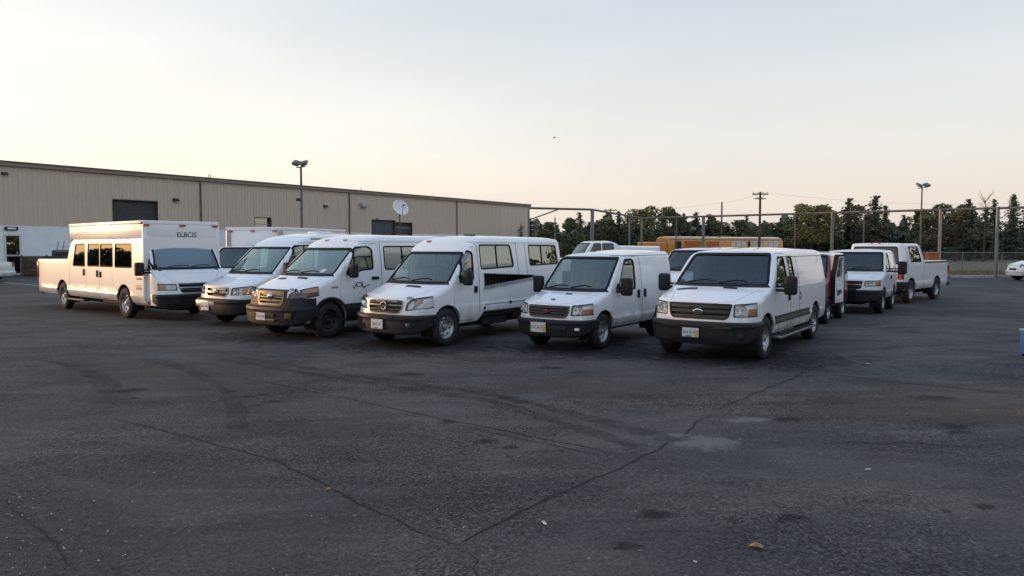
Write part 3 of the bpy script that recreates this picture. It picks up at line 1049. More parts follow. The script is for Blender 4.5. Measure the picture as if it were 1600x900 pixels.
    # --- lower cladding or mouldings cut from a proud skin
    for nm, poly, d, mt in P.get('trim', ()):
        for s in P.get('trim_sides', (vis,)):
            c = prism(poly, 'y', *((-W - 0.4, -0.3 * W) if s < 0 else (0.3 * W, W + 0.4))).mesh()
            tm = boolean(sh.skin(d, -0.02), c, 'INTERSECT')
            if P.get('trim_wells', True):
                wc = MB()
                for xw, s2, circ in wells:
                    if s2 == s:
                        prism(circ, 'y', *((-W - 0.5, -0.2) if s < 0 else (0.2, W + 0.5)), wc)
                if wc.v:
                    tm = boolean(tm, wc.mesh())
            ob(nm, tm, mt, root, 30)
    for nm, poly, ax, lo, hi, d, mt in P.get('patches', ()):
        c = prism(poly, ax, lo, hi).mesh()
        tm = boolean(sh.skin(d, -0.01), c, 'INTERSECT')
        if nm in ('fascia',):
            tm = boolean(tm, fc.mesh())
        ob(nm, tm, mt, root, 30)
    # --- wheels, wells, underside
    for xw, s, circ in wells:
        k = len(circ)
        a, b = s * (W - 0.02 - 0.05), s * (W - 0.34)
        lm = MB()
        c2 = [p for p in circ if p[1] > R * 0.5]
        c2.sort(key=lambda p: math.atan2(p[1] - R * 0.5, p[0] - xw))
        v = [(x, a, z) for x, z in c2] + [(x, b, z) for x, z in c2]
        n = len(c2)
        lm.add(v, [(i, i + 1, n + i + 1, n + i) for i in range(n - 1)] + [tuple(range(n, 2 * n))])
        ob('wheel_well', lm.mesh(fix=False), 'dark', root, 50)
        if P['flare']:
            fl = [(xw + (R + 0.075) * math.cos(t), R + (R + 0.075) * math.sin(t)) for t in np.linspace(-0.25, math.pi + 0.25, 25)]
            fo = [(xw + (R + 0.125) * math.cos(t), R + (R + 0.125) * math.sin(t)) for t in np.linspace(math.pi + 0.25, -0.25, 25)]
            fm = boolean(sh.skin(0.02, -0.02), prism(fl + fo, 'y', *((-W - 0.5, -0.3) if s < 0 else (0.3, W + 0.5))).mesh(), 'INTERSECT')
            if len(fm.polygons):
                ob('wheel_arch', fm, 'cladding', root, 30)
        wheel(root, xw, s, wy, R, *P['rim'])
    zb = P['zb']
    ax = P.get('axles', (P['xf'], P['xr']))
    um = MB()
    um.box((0.35, -0.46 * W, 0.27), (L - 0.35, 0.46 * W, zb + 0.02))
    for xw in ax:
        um.tube([(xw, -wy, R), (xw, wy, R)], 0.05, 8)
    ob('underbody', um.mesh(), 'dark', root)
    # --- cabin
    if P['wind'] and P['seats']:
        xs_ = P['xw'] + P.get('seat_dx', 0.18)
        xd = P['xc'] + 0.10
        ob('dashboard', box_mesh((xd, -W + 0.16, 0.75), (xd + 0.42, W - 0.16, P['zc'] + 0.02), 0.05), 'interior', root, 40)
        for y in (-0.42 * W, 0.42 * W):
            seat(root, xs_, y, 0.82 + P.get('seat_dz', 0.0), P.get('seat_mat', 'seat_cloth'))
        st = MB()
        tor = [(0.19 * math.cos(t), 0.19 * math.sin(t)) for t in np.linspace(0, 2 * math.pi, 24)]
        mt_ = Matrix.Translation((xd + 0.55, -0.42 * W, P['zc'] + 0.06)) @ Matrix.Rotation(R_(-62), 4, 'Y')
        st.tube([mt_ @ Vector((a, b, 0)) for a, b in tor], 0.016, 6, caps=False)
        for t in (0.5, 2.64, 4.7):
            st.tube([mt_ @ Vector((0, 0, -0.02)), mt_ @ Vector((0.19 * math.cos(t), 0.19 * math.sin(t), 0))], 0.016, 6)
        st.tube([mt_ @ Vector((0, 0, 0)), mt_ @ Vector((0, 0, -0.3))], 0.03, 6)
        ob('steering_wheel', st.mesh(), 'interior', root, 50)
        if P['bulkhead']:
            bx = P['bulkhead']
            zt = sh.zt(bx) - 0.10
            bw = sh.width(bx, zt - 0.12) - 0.08
            ob('bulkhead', box_mesh((bx, -bw, 0.45), (bx + 0.03, bw, zt - 0.05), 0.01), P.get('bulkhead_mat', 'interior'), root)
    for m in P['mirrors']:
        side_mirror(root, m['x'], m['s'] * (sh.width(m['x'], m['z']) - 0.01), m['z'], m['s'], m.get('big', 1.0), m.get('arm', 0.16))
    if P.get('xoff'):
        for o in PENDING[first:]:
            if o.parent is root:
                o.location.x += P['xoff']
    return root, sh
# ------------------------------------------------------------------ the fleet
YAW = 35.0
ROW = 'white work vans parked in a row'
BUMP = [(-0.06, 0.30), (0.0, 0.30), (0.030, 0.34), (0.045, 0.46), (0.050, 0.54), (0.050, 0.60), (0.062, 0.625), (0.058, 0.675), (0.035, 0.70), (-0.06, 0.705)]
def spot(px, py, xf, wy, yaw):
    """where the nose stands when the near front tyre touches the ground at a picture point"""
    c = gp(px, py)
    b = Vector((math.sin(R_(yaw)), math.cos(R_(yaw)))); l = Vector((b.y, -b.x))
    o = c.to_2d() - b * xf - l * wy
    return (o.x, o.y)
def bprof(z0, z1, d=1.0):
    return [(a * d if a > 0 else a, z0 + (z - 0.30) / 0.40 * (z1 - z0)) for a, z in BUMP]

def seam(x0, z0, x1, z1, w=0.007):
    d = Vector((x1 - x0, z1 - z0)).normalized()
    n = Vector((-d.y, d.x)) * w
    return [(x0 - n.x, z0 - n.y), (x1 - n.x, z1 - n.y), (x1 + n.x, z1 + n.y), (x0 + n.x, z0 + n.y)]
def hseam(z, x0, x1):
    return [(x0, z - 0.006), (x1, z - 0.006), (x1, z + 0.006), (x0, z + 0.006)]

# --- the big cargo van on the right, tow mirrors and running board
v6, s6 = vehicle('cargo_van', 'white cargo van with side running board, rightmost of the front row', 'van', ROW, spot(1187, 561, 0.86, 0.83, 35.0), 35.0,
    L=5.55, W=0.96, zb=0.40, xr=4.42, R=0.385, tum=0.16, paint='white', lean=0.16, well=0.065,
    prof=[(-0.5, 0.98), (0.0, 0.99), (0.08, 1.06), (0.95, 1.27), (1.72, 1.89), (1.98, 1.945), (3.5, 1.985), (5.2, 1.965), (5.42, 1.92), (6, 1.85)],
    zc=1.27, zw=1.89, xw=1.72, cut_in=0.78, wind=(0.90, 0.755), glass='glass_dark',
    windows=[('door', rpoly([(1.38, 1.26), (2.18, 1.26), (2.18, 1.80), (1.78, 1.80)], 0.06), (-1, 1)),
             ('quarter', rpoly([(2.42, 1.26), (2.74, 1.26), (2.74, 1.80), (2.42, 1.80)], 0.06), (-1,))],
    door=[rpoly([(1.16, 0.47), (2.32, 0.47), (2.32, 1.87), (1.75, 1.87), (1.22, 1.24), (1.12, 0.9)], 0.05)],
    handles=[(2.22, 1.05, 0.035, 0.075)],
    grille=dict(poly=rpoly([(-0.57, 1.01), (-0.53, 0.80), (-0.47, 0.745), (0.47, 0.745), (0.53, 0.80), (0.57, 1.01)], 0.03),
                bars=[(0.965, 0.035, 'grille_grey'), (0.875, 0.026, 'grille_grey'), (0.785, 0.022, 'grille_grey')], frame='cladding', fw=0.02, emblem='oval', ez=0.87),
    head=dict(poly=rpoly([(0.60, 0.79), (0.60, 1.005), (1.06, 1.045), (1.06, 0.81)], 0.025), depth=0.40, bowls=((0.22, 0.9), (0.52, 0.8)), amber=(0.95, 1.0, 0.12, 0.55)),
    bumper=dict(prof=bprof(0.30, 0.70), mat='bumper', back=0.34, inserts=[(-0.62, -0.24, 0.585, 0.635, 'dark'), (0.20, 0.62, 0.585, 0.635, 'dark'), (-0.80, -0.68, 0.44, 0.52, 'dark')]),
    plate=dict(y=0.10, z=0.505, text='C90 417'),
    scoops=[(0.74, 0.50, 0.20, 0.075), (0.82, -0.28, 0.13, 0.07)],
    trim=[('side_moulding', [(1.30, 0.60), (3.02, 0.60), (3.02, 0.74), (1.30, 0.74)], 0.022, 'grille_grey'), ('panel_gap', hseam(1.80, 1.8, 5.3), 0.0015, 'rubber'), ('panel_gap', seam(2.38, 0.46, 2.38, 1.82), 0.0015, 'rubber'), ('panel_gap', seam(3.03, 0.46, 3.03, 1.80), 0.0015, 'rubber'), ('side_rib', hseam(1.22, 2.5, 5.2), 0.007, 'white'), ('side_moulding', [(3.05, 0.60), (3.78, 0.60), (3.78, 0.74), (3.05, 0.74)], 0.022, 'grille_grey')],
    bulkhead=2.75, mirrors=[dict(x=1.36, z=1.30, s=-1, big=1.1, arm=0.17), dict(x=1.36, z=1.30, s=1, big=1.1, arm=0.17)])
st = MB()
st.box((1.32, -1.08, 0.33), (3.95, -0.88, 0.375))
step = ob('running_board', st.mesh(bevel=0.012), 'silver', v6, 40)
for k in range(9):
    ob('tread', box_mesh((1.42 + k * 0.275, -1.065, 0.376), (1.62 + k * 0.275, -0.91, 0.384), 0.003, 1), 'rubber', step)
for k, (lx, lz) in enumerate(((3.05, 1.02),)):
    y = -(s6.width(3.1, 1.02) + 0.004)
    lg = MB()
    lg.tube([(3.06 + 0.035 * math.cos(t), y, 1.02 + 0.075 * math.sin(t)) for t in np.linspace(0.9, 5.0, 12)], 0.007, 5)
    lg.tube([(3.10 + 0.03 * math.cos(t), y, 1.00 + 0.055 * math.sin(t)) for t in np.linspace(-1.9, 1.9, 10)], 0.007, 5)
    ob('side_logo', lg.mesh(), 'ink', v6)

# --- the smaller cargo van second from the right
v5, s5 = vehicle('cargo_van', 'small white cargo van with red emblem on its black grille', 'van', ROW, spot(937, 545, 0.84, 0.70, 35.0), 35.0,
    L=4.25, W=0.81, zb=0.38, xf=0.84, xr=3.5, R=0.355, tum=0.11, paint='white_b', belt=1.05, zroof=1.92, lean=0.2, zmid=0.62, crease=((0.60, 0.014),), well=0.06,
    prof=[(-0.5, 0.86), (0.0, 0.87), (0.08, 0.93), (0.85, 1.11), (1.62, 1.80), (1.88, 1.865), (3.0, 1.93), (4.0, 1.93), (4.21, 1.89), (5.5, 1.80)],
    xc=0.85, zc=1.11, xw=1.62, zw=1.80, wind=(0.90, 0.82), hoodw=(0.48, 0.64),
    windows=[('door', rpoly([(1.40, 1.14), (2.20, 1.12), (2.22, 1.68), (2.14, 1.74), (1.80, 1.73)], 0.07), (-1, 1))],
    door=[rpoly([(1.16, 0.45), (2.42, 0.45), (2.42, 1.79), (1.74, 1.79), (1.22, 1.16), (1.12, 0.85)], 0.05)],
    handles=[(2.33, 1.01, 0.045, 0.085)],
    grille=dict(poly=rpoly([(-0.46, 0.87), (-0.44, 0.70), (-0.37, 0.645), (0.37, 0.645), (0.44, 0.70), (0.46, 0.87)], 0.04),
                bars=[(0.835, 0.016, 'grille_grey'), (0.785, 0.014, 'grille_grey'), (0.735, 0.014, 'grille_grey'), (0.685, 0.014, 'grille_grey')], frame='grille_grey', fw=0.035, emblem='red', ez=0.765),
    head=dict(poly=rpoly([(0.485, 0.69), (0.50, 0.88), (0.90, 0.93), (0.90, 0.80), (0.85, 0.71)], 0.03), depth=0.44, bowls=((0.3, 0.95), (0.62, 0.8)), amber=(0.92, 1.0, 0.08, 0.50)),
    bumper=dict(prof=bprof(0.27, 0.61, 0.9), mat='bumper', back=0.34, inserts=[(-0.45, -0.12, 0.42, 0.50, 'dark'), (-0.68, -0.58, 0.42, 0.47, 'lamp_shell')]),
    plate=dict(y=0.15, z=0.455, text='K37 A21', w=0.34, h=0.19, blue=False),
    scoops=[(0.62, -0.12, 0.075, 0.05)],
    trim=[('panel_gap', seam(2.52, 0.47, 2.50, 1.80), 0.0015, 'rubber'), ('panel_gap', hseam(1.81, 1.75, 4.1), 0.0015, 'rubber'), ('side_handle', rpoly([(2.60, 0.93), (2.69, 0.93), (2.69, 1.10), (2.60, 1.10)], 0.02), 0.02, 'rubber'), ('side_rib', hseam(1.18, 2.66, 4.05), 0.008, 'white_b')],
    seat_mat='seat_tan', bulkhead=4.0, bulkhead_mat='interior_pale', mirrors=[dict(x=1.34, z=1.20, s=-1, big=1.15, arm=0.12), dict(x=1.34, z=1.20, s=1, big=1.15, arm=0.14)])
ob('hood_badge', box_mesh((0.27, -0.02, 0.972), (0.30, 0.07, 0.990), 0.004), 'grey_ink', v5)

# --- the high-roofed van with the open load bed let into its side
bed_slot = rpoly([(2.10, 1.145), (4.05, 1.285), (4.05, 1.325), (2.10, 1.42)], 0.01)
v4, s4 = vehicle('crew_van', 'long white high roof van with side windows and open load bed in its flank', 'van', ROW, spot(692, 540, 0.88, 0.80, 35.0), 35.0,
    L=5.45, W=0.93, zb=0.40, zbt=[(0, 0.40), (1.84, 0.40), (2.02, 0.60), (5.5, 0.60)], zmid=0.84, xf=0.88, xr=4.45, R=0.385, paint='white', belt=1.15, zroof=2.25, tum=0.12, lean=0.2, fine=[(1.8, 2.1)],
    crease=((0.80, 0.012),),
    prof=[(-0.5, 0.93), (0.0, 0.94), (0.08, 1.01), (0.80, 1.235), (1.56, 1.90), (1.80, 2.08), (2.10, 2.20), (2.45, 2.245), (5.2, 2.235), (5.36, 2.19), (6, 2.1)],
    xc=0.80, zc=1.235, xw=1.56, zw=1.90, wind=(0.90, 0.80), rad=[(0, 0.07), (0.9, 0.08), (1.3, 0.06), (2.2, 0.16), (5.5, 0.14)],
    windows=[('door', rpoly([(1.24, 1.34), (1.74, 1.30), (1.76, 1.86), (1.66, 1.92), (1.54, 1.90)], 0.06), (-1, 1)),
             ('side', rpoly([(2.02, 1.52), (3.24, 1.55), (3.16, 2.03), (2.02, 2.03)], 0.06), (-1, 1)),
             ('rear', rpoly([(3.90, 1.56), (5.16, 1.58), (5.10, 2.02), (3.90, 2.03)], 0.05), (-1, 1))],
    dividers={'side': (2.62,), 'rear': (4.44,)},
    door=[rpoly([(1.12, 0.47), (1.80, 0.47), (1.86, 0.75), (1.86, 1.99), (1.58, 1.99), (1.20, 1.45), (1.10, 0.95)], 0.05)],
    handles=[(1.79, 1.10, 0.05, 0.07)],
    grille=dict(poly=rpoly([(-0.45, 0.945), (-0.46, 0.80), (-0.38, 0.685), (0.38, 0.685), (0.46, 0.80), (0.45, 0.945)], 0.05),
                bars=[(0.845, 0.014, 'grille_silver'), (0.765, 0.010, 'grille_grey'), (0.90, 0.008, 'grille_grey'), (0.72, 0.008, 'grille_grey')], frame='grille_silver', fw=0.014, emblem='round', ez=0.83),
    head=dict(poly=rpoly([(0.53, 0.745), (0.55, 0.89), (0.66, 0.985), (1.06, 1.05), (1.06, 0.95), (0.92, 0.80)], 0.03), depth=0.50, bowls=((0.26, 1.0), (0.58, 0.7)), amber=(0.82, 0.98, 0.45, 0.72)),
    bumper=dict(prof=bprof(0.27, 0.66), mat='bumper', back=0.34, inserts=[(-0.34, 0.34, 0.60, 0.645, 'dark'), (-0.70, -0.60, 0.44, 0.51, 'lamp_shell_dark')]),
    plate=dict(y=0.10, z=0.47, text='JHT-E', w=0.32, h=0.19, yellow=False),
    scoops=[(0.62, -0.22, 0.20, 0.07)],
    cuts=[(prism(bed_slot, 'y', -1.6, -0.5).mesh(), None)],
    trim=[('panel_gap', seam(1.93, 0.62, 1.93, 2.1), 0.0015, 'rubber'), ('panel_gap', seam(3.42, 1.34, 3.38, 2.1), 0.0015, 'rubber'), ('panel_gap', seam(3.78, 1.34, 3.74, 2.1), 0.0015, 'rubber'),
          ('panel_gap', hseam(0.76, 2.1, 4.3), 0.0015, 'rubber'), ('roof_rail', [(1.98, 2.085), (5.28, 2.085), (5.28, 2.115), (1.98, 2.115)], 0.018, 'white_b'),
          ('bed_rail', [(2.08, 1.085), (4.07, 1.245), (4.07, 1.290), (2.08, 1.150)], 0.03, 'rail_grey'), ('bed_trim', [(2.08, 1.415), (4.07, 1.32), (4.07, 1.335), (2.08, 1.43)], 0.01, 'grille_grey'), ('tailboard', rpoly([(2.06, 0.63), (4.2, 0.63), (4.2, 0.70), (2.06, 0.70)], 0.01), 0.012, 'white_b'), ('lower_rib', hseam(1.44, 1.98, 5.2), 0.008, 'white')],
    trim_wells=False, well=0.06,
    mirrors=[dict(x=1.30, z=1.36, s=-1, big=1.0, arm=0.11)])
lin = MB()
lin.add([(2.08, -0.915, 1.05), (4.08, -0.915, 1.05), (4.08, -0.62, 1.05), (2.08, -0.62, 1.05), (2.08, -0.62, 1.5), (4.08, -0.62, 1.5), (2.08, -0.89, 1.5), (4.08, -0.89, 1.5)], [(0, 1, 2, 3), (3, 2, 5, 4), (0, 3, 4, 6), (1, 7, 5, 2), (4, 5, 7, 6)])
liner = ob('bed_liner', lin.mesh(fix=False), 'bed_grey', v4)
for k in range(16):
    ob('liner_rib', box_mesh((2.14 + k * 0.12, -0.66, 1.06), (2.17 + k * 0.12, -0.625, 1.46), 0.004, 1), 'grille_grey', liner)
ch = MB()
ch.box((1.95, -0.86, 0.50), (5.3, -0.80, 0.60))
ch.box((2.2, -0.80, 0.30), (3.1, -0.55, 0.56))
ch.box((3.3, -0.84, 0.38), (3.7, -0.6, 0.58))
ob('chassis_rail', ch.mesh(bevel=0.01), 'dark', v4)
ob('latch', box_mesh((2.06, -0.965, 0.66), (2.11, -0.91, 0.72), 0.01), 'rubber', v4)
ob('latch', box_mesh((3.02, -0.965, 0.72), (3.07, -0.91, 0.79), 0.01), 'rubber', v4)
ob('roof_vent', box_mesh((2.6, -0.2, 2.22), (2.75, 0.05, 2.275), 0.02), 'grille_grey', v4)
for y in (0.45,):
    ob('marker_light', box_mesh((1.86, y - 0.05, 2.09), (1.95, y + 0.05, 2.135), 0.015), 'amber', v4)

# --- the van with dark lower cladding and black wheels
def fascia(z0, z1, g, hz):
    return [(-1.2, z0), (1.2, z0), (1.2, hz), (g, hz), (g, z1), (-g, z1), (-g, hz), (-1.2, hz)]
v3, s3 = vehicle('passenger_van', 'white van with bronze grille, black lower cladding and black wheels', 'van', ROW, spot(511, 528, 0.90, 0.835, 35.0), 35.0,
    glass='glass_bright', seat_mat='interior_pale', L=5.6, W=0.97, zb=0.36, xf=0.90, xr=4.5, R=0.39, paint='white', belt=1.2, zroof=2.3, tum=0.12, lean=0.22, rim=('steel', 'dark_rim'),
    prof=[(-0.5, 1.02), (0.0, 1.03), (0.10, 1.10), (0.85, 1.35), (1.66, 1.98), (1.88, 2.13), (2.15, 2.235), (2.5, 2.285), (5.2, 2.28), (5.45, 2.24), (6, 2.15)],
    xc=0.85, zc=1.35, xw=1.66, zw=1.98, wind=(0.90, 0.80), rad=[(0, 0.07), (0.9, 0.08), (1.3, 0.06), (2.2, 0.15), (5.6, 0.14)],
    windows=[('door', rpoly([(1.36, 1.38), (1.62, 1.36), (1.80, 1.46), (2.20, 1.48), (2.20, 1.93), (2.08, 2.0), (1.72, 1.98)], 0.06), (-1, 1)),
             ('side', rpoly([(2.58, 1.46), (3.85, 1.46), (3.85, 2.0), (2.58, 2.0)], 0.07), (-1, 1))],
    dividers={'door': (1.64,), 'side': (3.2,)},
    door=[rpoly([(1.30, 0.40), (2.34, 0.40), (2.40, 0.75), (2.40, 2.06), (1.68, 2.06), (1.24, 1.44), (1.16, 1.0)], 0.05)],
    handles=[(2.24, 1.27, 0.11, 0.035)],
    grille=dict(poly=rpoly([(-0.42, 1.045), (-0.43, 0.85), (-0.37, 0.74), (0.37, 0.74), (0.43, 0.85), (0.42, 1.045)], 0.05),
                bars=[(0.99, 0.016, 'bronze'), (0.915, 0.016, 'bronze'), (0.845, 0.016, 'bronze')], frame='bronze', fw=0.045, emblem='ball', ez=0.93),
    head=dict(poly=rpoly([(0.52, 0.88), (0.56, 1.0), (0.80, 1.10), (1.08, 1.19), (1.08, 1.06), (0.92, 0.91)], 0.03), depth=0.60, shell='lamp_shell_dark', bowls=((0.28, 0.75), (0.58, 0.65)), amber=(0.90, 1.0, 0.45, 0.85)),
    bumper=dict(prof=bprof(0.30, 0.72, 1.2), mat='bumper', back=0.34, inserts=[(-0.30, 0.32, 0.50, 0.58, 'dark'), (-0.30, 0.32, 0.40, 0.46, 'bronze'), (-0.78, -0.52, 0.48, 0.60, 'dark')]),
    plate=dict(y=0.14, z=0.50, text='7CN 184', yellow=False, blue=False),
    patches=[('fascia', fascia(0.66, 1.08, 0.50, 0.90), 'x', -0.4, 0.52, 0.008, 'cladding')],
    scoops=[(0.62, 0.34, 0.13, 0.07), (0.68, -0.28, 0.16, 0.07)],
    trim=[('lower_cladding', [(1.15, 0.33), (5.5, 0.33), (5.5, 0.73), (1.15, 0.73)], 0.014, 'cladding'), ('panel_gap', seam(2.46, 0.4, 2.46, 2.1), 0.0015, 'rubber'), ('roof_rail', [(1.95, 2.12), (5.4, 2.12), (5.4, 2.15), (1.95, 2.15)], 0.016, 'white_b')],
    flare=True, mirrors=[dict(x=1.42, z=1.46, s=-1, big=1.0, arm=0.10), dict(x=1.42, z=1.46, s=1, big=1.0, arm=0.10)])
for y in (0.30, -0.32):
    ob('marker_light', box_mesh((1.90, y - 0.05, 2.12), (1.99, y + 0.05, 2.165), 0.015), 'amber', v3)
sc = MB()
yy = -(s3.width(1.9, 1.14) + 0.006)
strokes = [[(1.56, 1.13), (1.55, 1.09), (1.58, 1.06), (1.62, 1.09), (1.64, 1.19)], [(1.64, 1.19), (1.66, 1.12), (1.72, 1.09), (1.80, 1.11), (1.83, 1.15)], [(1.68, 1.19), (1.74, 1.18), (1.80, 1.19), (1.83, 1.15)],
           [(1.83, 1.19), (1.84, 1.10), (1.88, 1.05), (1.92, 1.09)], [(1.88, 1.09), (1.97, 1.10), (2.06, 1.13)]]
for sk in strokes:
    sc.tube([(a, yy, b) for a, b in sk], 0.009, 6)
ob('door_lettering', sc.mesh(), 'ink', v3)
ob('sticker', boolean(s3.skin(-0.004, -0.009), prism(rpoly([(-0.62, 1.42), (-0.50, 1.42), (-0.50, 1.50), (-0.62, 1.50)], 0.02), 'x', 0.85, 1.4).mesh(), 'INTERSECT'), 'plate_white', v3)
fb = text_mesh('anoep', 0.075, 0.003)
fb.transform(Matrix(((1, 0, 0, 1.02), (0, 0, -1, -(s3.width(1.0, 1.12) + 0.006)), (0, 1, 0, 1.09), (0, 0, 0, 1))))
ob('fender_badge', fb, 'brown_ink', v3)

# --- the van with the chrome grille bar, half behind it
v2, s2 = vehicle('delivery_van', 'white van with silver star emblem grille, beside the box truck', 'van', ROW, (-7.42, 18.40), 35.0,
    glass='glass_bright', L=6.0, W=1.0, zb=0.38, xf=0.90, xr=4.8, R=0.36, paint='white_b', belt=1.2, zroof=2.38, tum=0.12, lean=0.2,
    prof=[(-0.5, 0.98), (0.0, 0.99), (0.10, 1.06), (0.85, 1.30), (1.66, 2.00), (1.88, 2.15), (2.2, 2.28), (2.6, 2.355), (5.6, 2.36), (5.85, 2.32), (6.5, 2.2)],
    xc=0.85, zc=1.30, xw=1.66, zw=2.00, wind=(0.90, 0.80), rad=[(0, 0.07), (0.9, 0.08), (1.3, 0.06), (2.2, 0.15), (6, 0.14)],
    windows=[('door', rpoly([(1.36, 1.34), (2.30, 1.40), (2.36, 1.92), (2.26, 2.03), (1.76, 2.02)], 0.06), (-1, 1))],
    dividers={'door': (1.70, 2.04)},
    door=[rpoly([(1.22, 0.45), (2.40, 0.45), (2.50, 0.75), (2.50, 2.10), (1.70, 2.10), (1.24, 1.40), (1.16, 1.0)], 0.05)], handles=[(2.38, 1.20, 0.05, 0.05)],
    grille=dict(poly=rpoly([(-0.45, 0.985), (-0.46, 0.85), (-0.38, 0.745), (0.38, 0.745), (0.46, 0.85), (0.45, 0.985)], 0.05),
                bars=[(0.865, 0.022, 'grille_silver')], frame='grille_silver', fw=0.022, emblem='star', ez=0.865),
    head=dict(poly=rpoly([(0.53, 0.80), (0.56, 0.97), (1.06, 1.03), (1.06, 0.90), (0.95, 0.815)], 0.03), depth=0.45, bowls=((0.25, 0.9), (0.5, 0.7)), amber=(0.90, 1.0, 0.15, 0.75)),
    bumper=dict(prof=bprof(0.30, 0.70), mat='cladding', back=0.34, inserts=[(-0.05, 0.72, 0.50, 0.64, 'silver')]),
    plate=dict(y=0.34, z=0.50, text='B41 902', w=0.34, h=0.20, yellow=False, blue=False),
    trim=[('panel_gap', seam(2.58, 0.5, 2.56, 2.15), 0.0015, 'rubber'), ('roof_rail', [(2.3, 2.19), (5.8, 2.19), (5.8, 2.215), (2.3, 2.215)], 0.016, 'grille_grey')],
    seat_mat='interior_pale', mirrors=[dict(x=1.44, z=1.42, s=-1, big=1.0, arm=0.06)])
ob('roof_vent', box_mesh((3.1, -0.25, 2.34), (3.6, 0.2, 2.42), 0.03), 'white_b', v2, 40)

# --- the box truck with the crew cab flank and pickup bed at the far left
crew_win = [(x0, x1) for x0, x1 in ((1.59, 2.72), (2.86, 3.76), (3.82, 4.72), (4.92, 5.90))]
T1X = 0.80
def cw_(x0, x1, k):
    a, b = x0 - T1X, x1 - T1X
    if k == 3:
        return rpoly([(a, 1.40), (b, 1.40), (b - 0.22, 2.06), (a + 0.02, 2.08)], 0.07)
    return rpoly([(a, 1.42), (b, 1.41), (b - (0.03 if k != 1 else 0), 2.07), (a + 0.02, 2.07)], 0.06)
TR_L = 9.15 - T1X
truck, sc1 = vehicle('box_truck', 'white box truck with four windows and pickup bed along its sunlit flank', 'truck', None, (-8.50 - 0.0, 19.97), -49.4,
    L=TR_L, W=1.06, zb=0.44, belt=1.25, zroof=2.22, tum=0.025, vis=1, paint='white_c', lean=0.0, sweep=[(0, 0)], rlean=0.0, xfine=0.3, fine=[(4.9, 5.9)], axles=(1.34, 6.05), R=0.43, wy=0.93, well=0.09,
    plan=[(0, 1.05), (0.1, 1.06), (TR_L - 0.4, 1.06), (TR_L, 1.03)], rad=[(0, 0.03), (5.0, 0.03), (5.3, 0.05), (5.6, 0.04), (TR_L, 0.04)], crown=[(0, 0), (TR_L, 0)],
    prof=[(-0.5, 2.22), (5.02, 2.22), (5.28, 2.12), (5.55, 1.60), (TR_L, 1.58), (TR_L + 1, 1.58)], soft=0.03, xoff=T1X, crease=((0.68, 0.015),), zmid=0.70,
    wind=None, side_glass='glass_truck', hood=False, windows=[('crew', cw_(a, b, k), (1,)) for k, (a, b) in enumerate(crew_win)],
    door=[rpoly([(2.05, 0.50), (3.00, 0.50), (3.03, 2.12), (2.08, 2.12)], 0.04), rpoly([(3.05, 0.50), (3.98, 0.50), (4.04, 2.12), (3.08, 2.12)], 0.04), rpoly([(4.10, 0.50), (4.95, 0.50), (5.28, 1.30), (5.22, 1.55), (5.02, 2.12), (4.12, 2.12)], 0.04)],
    handles=[(2.94, 1.18, 0.035, 0.09), (3.18, 1.20, 0.04, 0.10), (4.20, 1.22, 0.04, 0.10)],
    cuts=[(MB().box((5.62, -0.93, 1.0), (TR_L - 0.1, 0.93, 2.5)).mesh(), None)],
    trim=[('panel_gap', seam(5.42, 0.5, 5.40, 1.52), 0.0015, 'rubber'), ('bed_rail', [(5.6, 1.515), (TR_L - 0.05, 1.515), (TR_L - 0.05, 1.575), (5.6, 1.575)], 0.014, 'white_c')], flare=False, rim=('steel', 'steel_rim'))
bl = MB().add([(5.6, -0.96, 1.0), (TR_L - 0.08, -0.96, 1.0), (TR_L - 0.08, 0.96, 1.0), (5.6, 0.96, 1.0), (5.6, -0.96, 1.54), (TR_L - 0.08, -0.96, 1.54), (TR_L - 0.08, 0.96, 1.54), (5.6, 0.96, 1.54)], [(0, 1, 2, 3), (0, 1, 5, 4), (1, 2, 6, 5), (2, 3, 7, 6), (3, 0, 4, 7)])
bl.v = [(x + T1X, y, z) for x, y, z in bl.v]
ob('bed_liner', bl.mesh(fix=False), 'dark', truck)
X0 = T1X + 0.012
bxm = ob('cargo_box', box_mesh((X0, -1.045, 2.205), (6.12, 1.045, 2.68), 0.02), 'white_c', truck, 40)
ob('bulkhead', box_mesh((X0 + 0.002, -1.0, 0.95), (X0 + 0.04, 1.0, 2.2)), 'white_c', truck)
ob('partition', box_mesh((1.6, -0.9, 0.6), (6.0, 0.3, 2.15)), 'interior', truck)
for y in (-1.045, 1.045):
    s = 1 if y > 0 else -1
    ob('roof_edge', box_mesh((X0 - 0.012, y - 0.05 if s > 0 else y - 0.012, 2.60), (6.13, y + 0.012 if s > 0 else y + 0.05, 2.695), 0.012), 'white', bxm, 40)
ob('roof_edge', box_mesh((X0 - 0.015, -1.0, 2.60), (X0 + 0.03, 1.0, 2.695), 0.012), 'white', bxm, 40)
ob('corner_post', box_mesh((X0 - 0.010, 0.955, 0.55), (X0 + 0.05, 1.068, 2.59), 0.02), 'white_b', bxm, 40)
ob('corner_post', box_mesh((X0 - 0.010, -1.068, 0.55), (X0 + 0.05, -0.955, 2.59), 0.02), 'white_b', bxm, 40)
for y in (0.98, 0.0, -0.94):
    ob('marker_light', box_mesh((X0 - 0.05, y - 0.08, 2.545), (X0 - 0.005, y + 0.08, 2.595), 0.012), 'tail_red', bxm, 40)
ob('marker_light', box_mesh((X0 + 0.05, 1.045, 2.60), (X0 + 0.22, 1.085, 2.68), 0.015), 'tail_red', bxm, 40)
t = text_mesh('ELBCIS', 0.19, 0.003)
t.transform(Matrix(((0, 0, -1, X0 - 0.006), (-1, 0, 0, -0.12), (0, 1, 0, 2.26), (0, 0, 0, 1))))
ob('box_lettering', t, 'ink', bxm)
t = text_mesh('Cumulaab', 0.105, 0.003)
